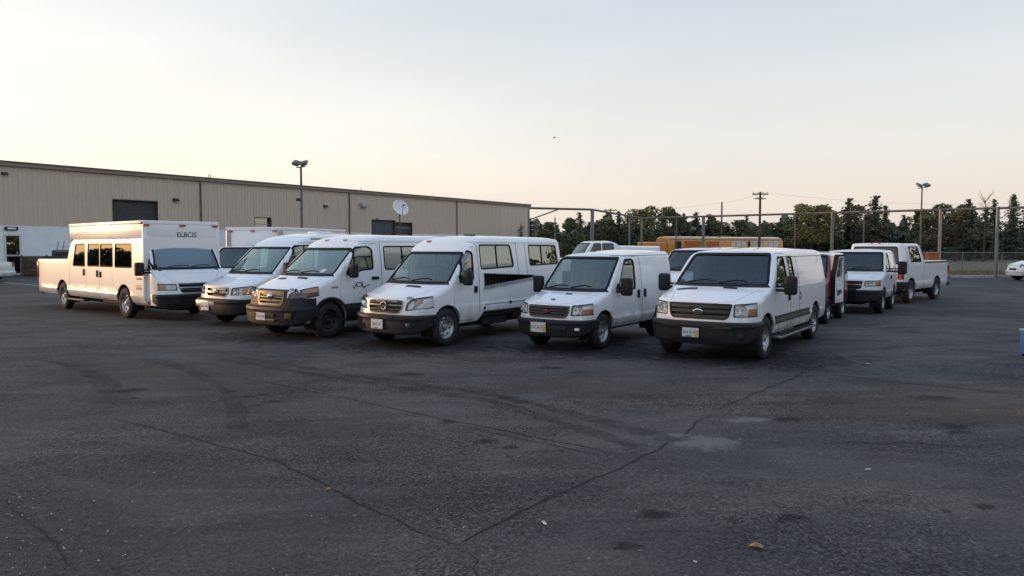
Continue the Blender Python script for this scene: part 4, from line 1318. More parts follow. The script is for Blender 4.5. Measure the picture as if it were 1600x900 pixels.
t.transform(Matrix(((0, 0, -1, X0 - 0.006), (-1, 0, 0, -0.10), (0, 1, 0, 2.10), (0, 0, 0, 1))))
ob('box_lettering', t, 'ink', bxm)
yr = sc1.width(0.5, 1.1) + 0.003
t = text_mesh('eurodiu', 0.10, 0.003)
t.transform(Matrix(((-1, 0, 0, T1X + 0.33), (0, 0, 1, yr), (0, 1, 0, 1.10), (0, 0, 0, 1))))
ob('side_lettering', t, 'grey_ink', truck)
ob('side_sticker', box_mesh((T1X + 0.2, yr - 0.003, 0.83), (T1X + 0.52, yr + 0.003, 0.90)), 'grey_ink', truck)
ob('side_sticker', box_mesh((T1X + 0.2, yr - 0.003, 0.93), (T1X + 0.52, yr + 0.003, 0.95)), 'grey_ink', truck)
ob('tail_light', box_mesh((9.06, 0.93, 0.95), (9.17, 1.055, 1.50), 0.02), 'tail_red', truck, 40)
ob('rear_bumper', box_mesh((9.0, -0.98, 0.42), (9.22, 1.0, 0.62), 0.03), 'cladding', truck, 40)
stp = ob('step', box_mesh((T1X + 4.1, 0.95, 0.34), (T1X + 5.4, 1.14, 0.39), 0.012), 'cladding', truck, 40)
cab, sc2 = vehicle('cab', None, None, None, (0, 0), 0, root=truck,
    L=1.9, W=1.0, zb=0.42, axles=(), paint='white', belt=1.2, zroof=2.1, tum=0.12, lean=0.20, vis=1, xfine=1.5,
    prof=[(-0.5, 1.0), (0.0, 1.01), (0.06, 1.10), (0.36, 1.38), (0.84, 2.04), (0.95, 2.09), (1.9, 2.10), (3, 2.10)], xc=0.36, zc=1.38, xw=0.84, zw=2.04, wind=(0.90, 0.82), soft=0.03,
    sweep=[(0, 0.12), (0.4, 0.10), (0.9, 0.03), (1.2, 0.0)], rad=[(0, 0.07), (0.4, 0.08), (0.8, 0.06), (1.2, 0.08), (1.9, 0.06)], glass='glass_dark', hoodx=(0.08, 0.32),
    windows=[('door', rpoly([(0.52, 1.40), (0.76, 1.40), (0.76, 1.70)], 0.05), (1,))], rim=('steel', 'steel_rim'),
    grille=dict(poly=rpoly([(-0.50, 1.02), (-0.44, 0.79), (-0.38, 0.755), (0.38, 0.755), (0.44, 0.79), (0.50, 1.02)], 0.03), bars=[(0.985, 0.02, 'grille_grey'), (0.90, 0.014, 'silver'), (0.84, 0.014, 'grille_grey')], frame='silver', fw=0.012),
    head=dict(poly=rpoly([(0.52, 0.83), (0.54, 1.0), (1.05, 1.02), (1.05, 0.85)], 0.03), depth=0.30, bowls=((0.25, 0.9),), amber=(0.76, 1.0, 0.05, 0.95)),
    bumper=dict(prof=bprof(0.32, 0.73), mat='bumper', back=0.34, inserts=[(0.5, 0.65, 0.46, 0.56, 'dark')]), plate=dict(y=-0.15, z=0.55, text='R55 810', yellow=False, blue=False),
    seat_dx=0.25, mirrors=[dict(x=0.66, z=1.40, s=1, big=1.15, arm=0.16)])
ob('bumper_end', box_mesh((0.30, 0.80, 0.42), (0.62, 1.0, 0.74), 0.04), 'lamp_shell', truck, 40)
ob('front_axle_skirt', box_mesh((0.6, -0.9, 0.40), (1.6, 0.98, 0.72), 0.02), 'dark', truck)

# --- second box truck behind
bt = empty('box_truck', (-9.3, 26.6, 0), R_(90 - 14), 'white box truck with silver corner post behind the delivery van', 'truck')
ob('cargo_box', box_mesh((0, -1.1, 0.95), (5.0, 1.1, 2.66), 0.03), 'white_b', bt, 40)
ob('roof_edge', box_mesh((-0.02, -1.12, 2.58), (5.02, -1.05, 2.69), 0.012), 'white', bt, 40)
ob('roof_edge', box_mesh((-0.02, 1.05, 2.58), (5.02, 1.12, 2.69), 0.012), 'white', bt, 40)
ob('roof_edge', box_mesh((-0.022, -1.04, 2.58), (0.03, 1.04, 2.69), 0.012), 'white', bt, 40)
for y in (-1.08, 1.0):
    ob('corner_post', MB().tube([(0.02, y, 0.95), (0.02, y, 2.56)], 0.10, 16).mesh(), 'silver', bt, 40)
for y in (-0.9, 0, 0.9):
    ob('marker_light', box_mesh((-0.06, y - 0.08, 2.53), (-0.003, y + 0.08, 2.57), 0.01), 'tail_red', bt)
ob('chassis_rail', MB().box((0.2, -0.45, 0.6), (4.9, -0.3, 0.95)).box((0.2, 0.3, 0.6), (4.9, 0.45, 0.95)).mesh(), 'dark', bt)
for x in (0.3 - 1.1, 3.9):
    for s in (-1, 1):
        wheel(bt, x, s, 0.92, 0.42)
cab2, _ = vehicle('cab', None, None, None, (0, 0), 0, root=bt, xoff=-1.75, L=1.72, W=1.0, zb=0.42, axles=(), paint='white_b', belt=1.2, zroof=2.05, xfine=1.4, lean=0.2,
    prof=[(-0.5, 1.0), (0.0, 1.01), (0.06, 1.07), (0.42, 1.26), (1.02, 1.98), (1.2, 2.02), (1.72, 2.02), (3, 2.02)], xc=0.42, zc=1.26, xw=1.02, zw=1.98, wind=(0.88, 0.79), hood=False,
    sweep=[(0, 0.15), (0.5, 0.14), (1.1, 0.04), (1.4, 0.0)], rad=[(0, 0.07), (1.9, 0.06)], glass='glass_dark', seats=False, wiper=False,
    head=dict(poly=rpoly([(0.52, 0.83), (0.54, 1.0), (1.05, 1.02), (1.05, 0.85)], 0.03), depth=0.30), bumper=dict(prof=bprof(0.32, 0.73), mat='bumper', back=0.34))
# ------------------------------------------------------------------ vehicles at the right and behind
vr, sr = vehicle('utility_van', 'small red vehicle with its door swung open behind the rightmost cargo van', 'van', None, (7.12, 19.0), 35.0,
    L=3.2, W=0.86, zb=0.40, xf=0.70, xr=2.5, R=0.33, paint='red_paint', belt=1.1, zroof=1.88, lean=0.15, crease=(),
    prof=[(-0.5, 0.98), (0.0, 0.99), (0.06, 1.06), (0.55, 1.22), (1.10, 1.78), (1.3, 1.85), (2.9, 1.86), (3.1, 1.82), (4, 1.7)], xc=0.55, zc=1.22, xw=1.10, zw=1.78, wind=(0.88, 0.80),
    sweep=[(0, 0.12), (0.6, 0.12), (1.3, 0.03), (1.6, 0)], rad=[(0, 0.07), (3.2, 0.09)], glass='glass_dark', hoodw=(0.5, 0.68),
    windows=[], door=[],
    head=dict(poly=rpoly([(0.44, 0.74), (0.44, 0.92), (0.90, 0.96), (0.90, 0.76)], 0.03), depth=0.30, bowls=((0.25, 0.9), (0.6, 0.8))),
    grille=dict(poly=rpoly([(-0.38, 0.92), (-0.36, 0.72), (0.36, 0.72), (0.38, 0.92)], 0.03), bars=[(0.82, 0.015, 'grille_grey')], frame=None),
    bumper=dict(prof=bprof(0.27, 0.66), mat='cladding', back=0.34), patches=[('roof_cap', [(1.22, -0.9), (3.3, -0.9), (3.3, 0.9), (1.22, 0.9)], 'z', 1.74, 2.2, 0.004, 'white')],
    wiper=False, seats=False)
# its open door: frame, glass, inner panel
dr = bpy.data.objects.new('open_door', None); dr.parent = vr; dr.location = (0.80, -0.90, 0); dr.rotation_euler = (0, 0, R_(-8)); dr.scale = (0.8, 1, 1); PENDING.append(dr)
dpoly = rpoly([(0, 0.50), (0.86, 0.50), (0.86, 1.78), (0.30, 1.78), (0.0, 1.22)], 0.06)
wpo = rpoly([(0.12, 1.20), (0.78, 1.20), (0.78, 1.70), (0.36, 1.70)], 0.05)
dm = boolean(prism(dpoly, 'y', -0.05, 0.05).mesh(), prism(wpo, 'y', -0.2, 0.2).mesh())
ob('door_panel', dm, 'white_c', dr, 40)
ob('door_glass', prism(grow(wpo, 0.004), 'y', -0.006, 0.006).mesh(), 'glass_side', dr)
ob('door_seal', ring(dpoly, 0.035, 0.008, 'y', -0.056, 0.056).mesh(), 'rubber', dr)
ob('door_trim', prism(rpoly([(0.12, 0.62), (0.74, 0.62), (0.70, 1.06), (0.14, 1.10)], 0.05), 'y', -0.066, -0.051).mesh(), 'lamp_shell', dr)
ob('door_trim', prism(rpoly([(0.2, 0.70), (0.60, 0.80), (0.50, 0.88), (0.16, 0.86)], 0.02), 'y', -0.078, -0.067).mesh(), 'interior', dr)

vI, sI = vehicle('work_van', 'white van with black front bumper and large black tow mirror, beside the tall crew pickup', 'van', None, (9.85, 21.9), 35.0,
    L=3.5, W=0.97, zb=0.42, xf=0.84, xr=2.75, R=0.37, paint='white_b', belt=1.1, zroof=1.92, lean=0.14, xfine=2.0,
    prof=[(-0.5, 0.98), (0.0, 0.99), (0.06, 1.05), (0.85, 1.25), (1.50, 1.84), (1.72, 1.90), (3.2, 1.92), (3.38, 1.88), (5, 1.8)], xc=0.85, zc=1.25, xw=1.50, zw=1.84, wind=(0.90, 0.81), glass='glass_dark',
    windows=[('door', rpoly([(1.28, 1.24), (1.95, 1.24), (1.95, 1.76), (1.62, 1.76)], 0.06), (-1, 1))],
    door=[rpoly([(1.14, 0.50), (2.08, 0.50), (2.08, 1.82), (1.58, 1.82), (1.18, 1.22)], 0.05)], handles=[(1.98, 1.05, 0.04, 0.05)],
    grille=dict(poly=rpoly([(-0.50, 0.985), (-0.46, 0.78), (-0.40, 0.745), (0.40, 0.745), (0.46, 0.78), (0.50, 0.985)], 0.03), bars=[(0.94, 0.015, 'grille_grey'), (0.88, 0.015, 'silver'), (0.82, 0.015, 'grille_grey')], frame=None),
    head=dict(poly=rpoly([(0.54, 0.83), (0.55, 0.985), (1.02, 1.01), (1.02, 0.84)], 0.025), depth=0.40, bowls=((0.22, 0.9), (0.5, 0.8)), amber=(0.88, 1.0, 0.1, 0.9)),
    bumper=dict(prof=bprof(0.36, 0.72), mat='bumper', back=0.34), mirrors=[dict(x=1.22, z=1.36, s=-1, big=1.25, arm=0.32)], rim=('alloy', 'steel_rim'), trim=[('panel_gap', hseam(1.80, 1.7, 3.2), 0.0015, 'rubber')])
gd = ob('bumper_guard', MB().tube([(-0.10, -0.35, 0.40), (-0.12, -0.35, 0.74), (-0.12, 0.70, 0.74), (-0.06, 0.80, 0.42)], 0.03, 8).mesh(), 'cladding', vI, 40)
for y in (0.0, 0.35):
    ob('guard_bar', MB().tube([(-0.12, y, 0.74), (-0.10, y, 0.42)], 0.022, 8).mesh(), 'cladding', gd, 40)
ob('tow_bar', MB().tube([(-0.06, 0.75, 0.50), (-0.16, 0.45, 0.46), (-0.13, 0.2, 0.52)], 0.04, 8).mesh(), 'silver', vI, 40)

vJ, sJ = vehicle('crew_pickup', 'tall white crew pickup with open bed, rightmost of the parked vans', 'pickup', None, (12.66, 25.98), 46.0,
    L=5.15, W=1.0, zb=0.46, cut_in=0.7, axles=(0.92, 3.72), R=0.42, paint='white', belt=1.3, zroof=2.12, tum=0.12, lean=0.16, crease=((0.74, 0.012),), zmid=0.80, wy=0.88, xfine=0.4, fine=[(1.5, 2.4)],
    prof=[(-0.5, 2.0), (0.0, 2.02), (0.12, 2.09), (0.3, 2.12), (1.80, 2.12), (1.95, 2.07), (2.25, 1.48), (5.15, 1.46), (6, 1.46)], soft=0.03,
    sweep=[(0, 0.06), (0.4, 0.03), (0.8, 0)], rad=[(0, 0.10), (1.9, 0.09), (2.3, 0.04), (4.75, 0.04)], crown=[(0, 0), (0.4, 0.02), (1.8, 0.02), (2.2, 0), (4.75, 0)],
    wind=None, hood=False, windows=[('cap', rpoly([(0.85, 1.46), (1.92, 1.46), (1.66, 1.98), (0.75, 1.98)], 0.05), (-1, 1))],
    trim=[('panel_gap', seam(0.55, 0.5, 0.5, 1.98), 0.0015, 'rubber'), ('panel_gap', seam(2.2, 0.5, 2.2, 1.4), 0.0015, 'rubber'), ('bed_rail', [(2.3, 1.395), (5.1, 1.395), (5.1, 1.45), (2.3, 1.45)], 0.016, 'cladding')],
    cuts=[(MB().box((2.36, -0.88, 0.95), (5.06, 0.88, 2.4)).mesh(), None), (prism(rpoly([(-0.80, 1.40), (0.80, 1.40), (0.72, 1.98), (-0.72, 1.98)], 0.06), 'x', -0.5, 0.4).mesh(), None)],
    bumper=dict(prof=bprof(0.42, 0.78, 1.2), mat='bumper', back=0.34), rim=('alloy', 'steel_rim'))
gw = rpoly([(-0.80, 1.40), (0.80, 1.40), (0.72, 1.98), (-0.72, 1.98)], 0.06)
wj = ob('rear_window', boolean(sJ.skin(-0.010, -0.016), prism(grow(gw, 0.002), 'x', -0.5, 0.4).mesh(), 'INTERSECT'), 'glass_dark', vJ, 30)
ob('window_seal', boolean(sJ.skin(0.003, -0.024), ring(gw, 0.02, 0.02, 'x', -0.5, 0.4).mesh(), 'INTERSECT'), 'rubber', wj, 30)
for s in (-1, 1):
    tp = rpoly([(s * 0.80, 0.86), (s * 1.1, 0.86), (s * 1.1, 1.26), (s * 0.80, 1.26)], 0.03)
    ob('tail_light', boolean(sJ.skin(0.012, -0.03), prism(tp, 'x', -0.5, 0.26).mesh(), 'INTERSECT'), 'tail_red', vJ, 30)
ob('lettering', box_mesh((sJ.off(0, -0.35, 0.95) - 0.02, -0.60, 0.90), (sJ.off(0, -0.35, 0.95) + 0.02, -0.18, 0.99), 0.006), 'grey_ink', vJ)
lj = MB().add([(2.34, -0.9, 0.95), (5.08, -0.9, 0.95), (5.08, 0.9, 0.95), (2.34, 0.9, 0.95), (2.34, -0.9, 1.42), (5.08, -0.9, 1.42), (5.08, 0.9, 1.42), (2.34, 0.9, 1.42)], [(0, 1, 2, 3), (0, 1, 5, 4), (1, 2, 6, 5), (2, 3, 7, 6), (3, 0, 4, 7)])
ob('bed_liner', lj.mesh(fix=False), 'dark', vJ)
ob('tail_lamp', box_mesh((5.10, -1.0, 1.0), (5.175, -0.93, 1.28), 0.015), 'tail_red', vJ)
ob('rear_bumper', box_mesh((5.0, -0.98, 0.48), (5.35, 0.98, 0.66), 0.04), 'bumper', vJ, 40)
ob('antenna', MB().tube([(0.25, -0.45, 2.10), (0.10, -0.46, 2.45)], 0.006, 5).mesh(), 'rubber', vJ)
for y in (0.1, -0.15):
    ob('marker_light', box_mesh((0.15, y - 0.04, 2.09), (0.22, y + 0.04, 2.135), 0.01), 'tail_red', vJ)
ob('seat_row', box_mesh((1.0, -0.8, 0.7), (1.3, 0.8, 1.5), 0.08), 'interior', vJ, 40)

# --- van between the two front vans, its roof and windshield show
vM, sM = vehicle('parked_van', 'white van seen in the gap behind the two rightmost front vans', 'van', None, (4.65, 20.8), 35.0,
    L=4.6, W=0.98, zb=0.42, R=0.36, xr=3.6, paint='white_b', belt=1.1, zroof=1.98, xfine=2.0,
    prof=[(-0.5, 1.0), (0.0, 1.0), (0.06, 1.06), (0.85, 1.28), (1.50, 1.90), (1.72, 1.955), (4.2, 1.98), (4.45, 1.93), (5, 1.85)], xc=0.85, zc=1.28, xw=1.50, zw=1.90, wind=(0.90, 0.82), glass='glass_dark',
    windows=[('door', rpoly([(1.28, 1.26), (2.0, 1.26), (2.0, 1.80), (1.62, 1.80)], 0.06), (-1, 1))],
    bumper=dict(prof=bprof(0.3, 0.7), mat='bumper'), head=dict(poly=rpoly([(0.54, 0.83), (0.55, 0.985), (1.02, 1.01), (1.02, 0.84)], 0.025), depth=0.40),
    mirrors=[dict(x=1.26, z=1.42, s=-1, big=1.0, arm=0.2)])

# --- pickup further back, between the load-bed van and the small cargo van
vP, sP = vehicle('pickup_truck', 'distant white pickup with black windows beyond the high roof van', 'pickup', None, (1.9, 36.5), 74.0,
    L=5.6, cut_in=0.7, W=1.0, zb=0.55, axles=(0.95, 4.5), R=0.42, paint='white', belt=1.35, zroof=2.28, zmid=0.9, xfine=2.4, fine=[(2.4, 3.6)], crease=(),
    prof=[(-0.5, 1.3), (0, 1.32), (0.1, 1.4), (1.2, 1.48), (1.75, 2.18), (1.95, 2.26), (2.9, 2.28), (3.15, 2.2), (3.3, 2.05), (5.5, 2.02), (6, 2.0)], soft=0.035, xc=1.2, zc=1.48, xw=1.75, zw=2.18, wind=(0.85, 0.75), glass='glass_dark', side_glass='glass_dark',
    windows=[('front', rpoly([(1.62, 1.55), (2.28, 1.55), (2.28, 2.14), (1.95, 2.14)], 0.05), (-1, 1)), ('rear', rpoly([(2.38, 1.55), (3.0, 1.55), (2.94, 2.14), (2.38, 2.14)], 0.05), (-1, 1))],
    bumper=dict(prof=bprof(0.4, 0.8), mat='bumper'), seats=False, wiper=False)

# --- cars cut by the picture's edges
pl = gp(10, 441)
vL, sL = vehicle('sedan', 'white sedan at the far left edge near the warehouse door', 'car', None, (pl.x - 5.75, pl.y + 0.85), 88.0,
    L=5.0, W=0.98, zb=0.30, axles=(1.0, 3.95), R=0.37, paint='white', belt=1.0, zroof=1.62, zmid=0.6, tum=0.20, xfine=0.5, fine=[(1.0, 4.6)], crease=(), lean=0.1, rlean=0.12,
    prof=[(-0.5, 0.8), (0, 0.82), (0.1, 0.9), (1.3, 1.08), (2.1, 1.58), (2.5, 1.62), (3.2, 1.60), (4.05, 1.20), (4.75, 1.14), (4.95, 1.08), (6, 1.0)], xc=1.3, zc=1.08, xw=2.1, zw=1.58, wind=(0.82, 0.66), soft=0.06,
    rad=[(0, 0.08), (5, 0.08)], windows=[('side', rpoly([(1.85, 1.10), (3.75, 1.12), (3.2, 1.50), (2.25, 1.50)], 0.07), (-1, 1))], seats=False, wiper=False, rim=('alloy', 'steel_rim'), vis=1, hood=False, cut_in=0.68)
for s in (-1, 1):
    tp = rpoly([(s * 0.62, 0.82), (s * 1.1, 0.82), (s * 1.1, 1.08), (s * 0.70, 1.08)], 0.04)
    ob('tail_light', boolean(sL.skin(0.01, -0.03), prism(tp, 'x', 4.6, 5.3).mesh(), 'INTERSECT'), 'tail_red', vL, 30)
ob('rear_bumper', box_mesh((4.80, -0.93, 0.34), (5.06, 0.93, 0.58), 0.07, 3), 'white_b', vL, 40)
pr = gp(1597, 439)
vC, sC = vehicle('hatchback', 'white hatchback nosing in at the right edge by the kerb', 'car', None, (pr.x - 0.10, pr.y + 0.75), 92.0,
    L=4.2, W=0.90, zb=0.30, axles=(0.82, 3.3), R=0.34, paint='white', belt=1.0, zroof=1.62, zmid=0.56, tum=0.18, xfine=2.2, crease=(), lean=0.25,
    prof=[(-0.5, 0.84), (0, 0.86), (0.12, 0.98), (0.9, 1.16), (1.65, 1.58), (2.1, 1.65), (3.6, 1.58), (4.05, 1.3), (5, 1.1)], xc=0.9, zc=1.16, xw=1.65, zw=1.58, wind=(0.84, 0.68), soft=0.06, sweep=[(0, 0.22), (0.9, 0.2), (1.9, 0.05), (2.4, 0)],
    head=dict(poly=rpoly([(0.50, 0.78), (0.55, 0.90), (1.0, 1.02), (1.0, 0.92)], 0.03), depth=0.5), grille=dict(poly=rpoly([(-0.35, 0.60), (0.35, 0.60), (0.32, 0.72), (-0.32, 0.72)], 0.03), bars=[(0.66, 0.012, 'grille_grey')], frame=None),
    windows=[('side', rpoly([(1.45, 1.14), (3.2, 1.16), (2.9, 1.50), (1.85, 1.50)], 0.07), (-1, 1))], seats=False, cut_in=0.68, rim=('alloy', 'steel_rim'),
    bumper=dict(prof=bprof(0.28, 0.56, 0.8), mat='white', back=0.42))

# --- school bus beyond the fence
principled('bus_trim', (0.45, 0.13, 0.012), 0.45)
def school_bus():
    o = dp(1034, 372, 84)
    e = dp(1212, 372, 92)
    yaw = math.degrees(math.atan2(e.x - o.x, e.y - o.y))
    Lb = math.hypot(e.x - o.x, e.y - o.y)
    root = empty('school_bus', (o.x, o.y, 0), R_(90 - yaw), 'orange school bus parked beyond the tall fence', 'bus')
    sec = [(-1.2, 0.6), (1.2, 0.6), (1.22, 2.2), (1.15, 2.75), (0.95, 3.0), (0.5, 3.12), (0, 3.15), (-0.5, 3.12), (-0.95, 3.0), (-1.15, 2.75), (-1.22, 2.2)]
    mb = MB(); n = len(sec)
    for x, f in ((0, 0.93), (0.15, 0.98), (0.5, 1.0), (Lb - 0.3, 1.0), (Lb, 0.97)):
        mb.v += [(x, y * f, 0.6 + (z - 0.6) * f) for y, z in sec]
    for i in range(4):
        for k in range(n):
            mb.f.append((i * n + k, i * n + (k + 1) % n, (i + 1) * n + (k + 1) % n, (i + 1) * n + k))
    mb.f += [tuple(range(n)), tuple(4 * n + k for k in range(n))]
    ob('body', mb.mesh(), 'bus_paint', root, 35)
    ob('hood', box_mesh((-2.7, -0.98, 0.7), (0.1, 0.98, 2.5), 0.15, 3), 'bus_paint', root, 40)
    ob('front_bumper', box_mesh((-2.6, -1.15, 0.5), (-2.4, 1.15, 0.8), 0.05), 'dark', root)
    ob('windshield', box_mesh((-0.03, -1.0, 1.95), (0.05, 1.0, 2.65), 0.02), 'glass_dark', root)
    ob('roof_stripe', box_mesh((0.2, -1.19, 2.80), (Lb - 0.2, -1.10, 2.86), 0.01), 'interior_pale', root)
    k = 0
    x = Lb * 0.52
    while x < Lb - 1.0:
        ob('window', box_mesh((x, -1.235, 1.95), (x + 0.72, -1.17, 2.62), 0.02), 'plate_white' if k % 3 else 'glass_side', root)
        x += 0.86; k += 1
    ob('side_panel', box_mesh((2.3, -1.245, 1.9), (5.2, -1.19, 2.60), 0.02), 'bus_trim', root)
    ob('side_panel', box_mesh((5.5, -1.245, 1.9), (7.4, -1.19, 2.60), 0.02), 'bus_trim', root)
    ob('door', box_mesh((0.9, -1.25, 0.7), (1.8, -1.19, 2.6), 0.02), 'dark', root)
    ob('warning_light', MB().lathe([(0, -0.12), (0.12, -0.06), (0.12, 0), (0, 0)], 12, 'y', (4.2, -1.18, 2.72)).mesh(weld=1e-4), 'plate_yellow', root)
    for x in (-1.5, Lb - 2.6):
        for s in (-1, 1):
            wheel(root, x, s, 1.05, 0.5)
school_bus()
# ------------------------------------------------------------------ ground
def asphalt():
    m = principled('asphalt', (0.05, 0.05, 0.055), 0.85)
    t = NT(m)
    o = t.coord('Object')
    big = t.noise(o, 0.16, 5, 0.6, 0.6)
    mid = t.noise(t.coord('Object', (0.7, 1.6, 1)), 0.75, 6, 0.65, 0.8)
    strk = t.noise(t.coord('Object', (0.35, 2.6, 1), (3, 1, 0)), 0.8, 5, 0.6, 0.4)
    fine = t.noise(o, 26, 6, 0.75)
    grit = t.noise(o, 75, 4, 0.8)
    col = t.mix(t.mr(big, 0.40, 0.62), (0.066, 0.065, 0.067), (0.118, 0.108, 0.100))
    col = t.mix(t.mr(mid, 0.40, 0.70, 0.0, 0.8), col, (0.055, 0.055, 0.057))
    col = t.mix(t.math('MULTIPLY', t.mr(strk, 0.50, 0.72), 0.65), col, (0.130, 0.119, 0.109))
    # brown band across the right half
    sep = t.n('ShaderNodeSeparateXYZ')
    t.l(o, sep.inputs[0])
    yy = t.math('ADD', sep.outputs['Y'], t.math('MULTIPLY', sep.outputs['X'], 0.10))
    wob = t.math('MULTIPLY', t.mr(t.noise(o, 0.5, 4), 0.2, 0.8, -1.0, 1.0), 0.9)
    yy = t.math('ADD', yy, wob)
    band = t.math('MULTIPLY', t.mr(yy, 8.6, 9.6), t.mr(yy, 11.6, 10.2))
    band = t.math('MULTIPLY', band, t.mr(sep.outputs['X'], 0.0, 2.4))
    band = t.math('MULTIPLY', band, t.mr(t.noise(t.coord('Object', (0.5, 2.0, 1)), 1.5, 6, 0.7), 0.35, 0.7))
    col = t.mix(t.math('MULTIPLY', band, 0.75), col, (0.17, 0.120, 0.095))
    # aggregate: pale and dark grains
    vor = t.n('ShaderNodeTexVoronoi')
    vor.inputs['Scale'].default_value = 48
    t.l(o, vor.inputs['Vector'])
    vs_ = t.n('ShaderNodeSeparateColor')
    t.l(vor.outputs['Color'], vs_.inputs[0])
    rough_ = t.mr(t.noise(t.coord('Object', (1, 1, 1), (9, 4, 0)), 0.42, 4, 0.6, 0.5), 0.40, 0.64, 0.32, 1.0)
    stone = t.math('ADD', 1.0, t.math('MULTIPLY', rough_, t.mr(vs_.outputs[0], 0.0, 1.0, -0.65, 0.65, False)))
    edge = t.math('SUBTRACT', 1.0, t.math('MULTIPLY', rough_, t.mr(vor.outputs['Distance'], 0.35, 0.75, 0.0, 0.6)))
    k = t.math('MULTIPLY', t.math('MULTIPLY', stone, edge), t.mr(fine, 0.25, 0.75, 0.72, 1.3))
    kk = t.n('ShaderNodeVectorMath', operation='SCALE')
    t.l(col, kk.inputs[0])
    t.l(k, kk.inputs['Scale'])
    col = t.mix(t.mr(vs_.outputs[1], 0.992, 0.995, 0, 0.6, False), kk.outputs[0], (0.22, 0.21, 0.20))
    col = t.mix(t.mr(grit, 0.42, 0.28), col, (0.012, 0.012, 0.013))
    t.l(col, t.b.inputs['Base Color'])
    t.l(t.mr(mid, 0.3, 0.7, 0.72, 0.95), t.b.inputs['Roughness'])
    t.b.inputs['Specular IOR Level'].default_value = 0.22
    coarse = t.math('MULTIPLY', t.mr(t.noise(o, 0.35, 3), 0.42, 0.62, 0.35, 1.0), fine)
    h = t.math('ADD', t.math('MULTIPLY', coarse, 0.9), t.math('MULTIPLY', grit, 0.5))
    h = t.math('ADD', h, t.math('MULTIPLY', mid, 1.2))
    h = t.math('SUBTRACT', h, t.math('MULTIPLY', vor.outputs['Distance'], 0.7))
    t.bump(h, 0.6, 0.02)
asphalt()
speckled('crack', (0.008, 0.008, 0.008), 0.95, 0.3, 20)
speckled('line_paint', (0.50, 0.50, 0.48), 0.7, 0.3, 9)
speckled('concrete', (0.34, 0.33, 0.31), 0.85, 0.25, 6, bump=0.3)
def grass_ground():
    m = principled('dry_grass', (0.10, 0.09, 0.05), 0.95)
    t = NT(m)
    o = t.coord('Object')
    a = t.noise(o, 0.25, 6, 0.7)
    b = t.noise(o, 3.0, 5, 0.7)
    c = t.mix(t.mr(a, 0.35, 0.65), (0.24, 0.19, 0.12), (0.13, 0.125, 0.06))
    t.l(t.mix(t.mr(b, 0.3, 0.7, 0, 0.5), c, (0.045, 0.04, 0.025)), t.b.inputs['Base Color'])
    t.bump(b, 0.6, 0.1)
grass_ground()
def sheet(name, pts, z, mat, parent=None, kind='structure'):
    me = bpy.data.meshes.new(name)
    me.from_pydata([(p[0], p[1], z) for p in pts], [], [tuple(range(len(pts)))])
    o = ob(name, me, mat, parent)
    if parent is None:
        tag(o, kind=kind)
    return o
sheet('ground', [(-1500, -400), (1500, -400), (1500, 2500), (-1500, 2500)], -0.012, 'dry_grass')
KERB = [Vector((-120, 0)), Vector((22.0, 51.6)), Vector((34.0, 47.2)), Vector((90, 27.0))]
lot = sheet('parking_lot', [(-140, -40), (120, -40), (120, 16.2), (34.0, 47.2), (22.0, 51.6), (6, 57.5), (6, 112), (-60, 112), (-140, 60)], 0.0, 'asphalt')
def kerb_run(a, b):
    a, b = Vector(a), Vector(b)
    d = (b - a).normalized(); n = Vector((-d.y, d.x))
    if n.y < 0: n = -n
    L = (b - a).length
    k = 0
    s = 0.0
    while s < L - 0.2:
        e = min(L, s + 2.4)
        p, q = a + d * (s + 0.01), a + d * (e - 0.01)
        mb = MB()
        prism([(p.x, p.y), (q.x, q.y), (q.x + n.x * 0.16, q.y + n.y * 0.16), (p.x + n.x * 0.16, p.y + n.y * 0.16)], 'z', -0.01, 0.13, mb)
        tag(ob('kerb', mb.mesh(bevel=0.015, seg=1), 'concrete', lot))
        s = e
kerb_run((20.0, 52.33), (60, 37.7))

# cracks and joints, thin jagged ribbons
def ribbon(name, pix, w, mat, z=0.003, jit=0.5, step=0.10, parent=None, taper=True):
    rnd = random.Random(sum(map(ord, name)) + int(pix[0][0]))
    P = [gp(*p).to_2d() for p in pix]
    pts = []
    for a, b in zip(P, P[1:]):
        n = max(1, int((b - a).length / step))
        for i in range(n):
            pts.append(a + (b - a) * (i / n))
    pts.append(P[-1])
    mb = MB()
    m = len(pts)
    wob = 0.0
    for i, p in enumerate(pts):
        d = (pts[min(i + 1, m - 1)] - pts[max(i - 1, 0)]).normalized()
        n = Vector((-d.y, d.x))
        wob = wob * 0.75 + rnd.uniform(-1, 1) * jit * 0.03
        q = p + n * wob
        ww = w * rnd.uniform(0.45, 1.3) * (min(1, (i + 1) / 6, (m - i) / 6) if taper else 1)
        mb.v += [(q.x + n.x * ww / 2, q.y + n.y * ww / 2, z), (q.x - n.x * ww / 2, q.y - n.y * ww / 2, z)]
    mb.f = [(2 * i, 2 * i + 1, 2 * i + 3, 2 * i + 2) for i in range(m - 1)]
    return ob(name, mb.mesh(fix=False), mat, parent)
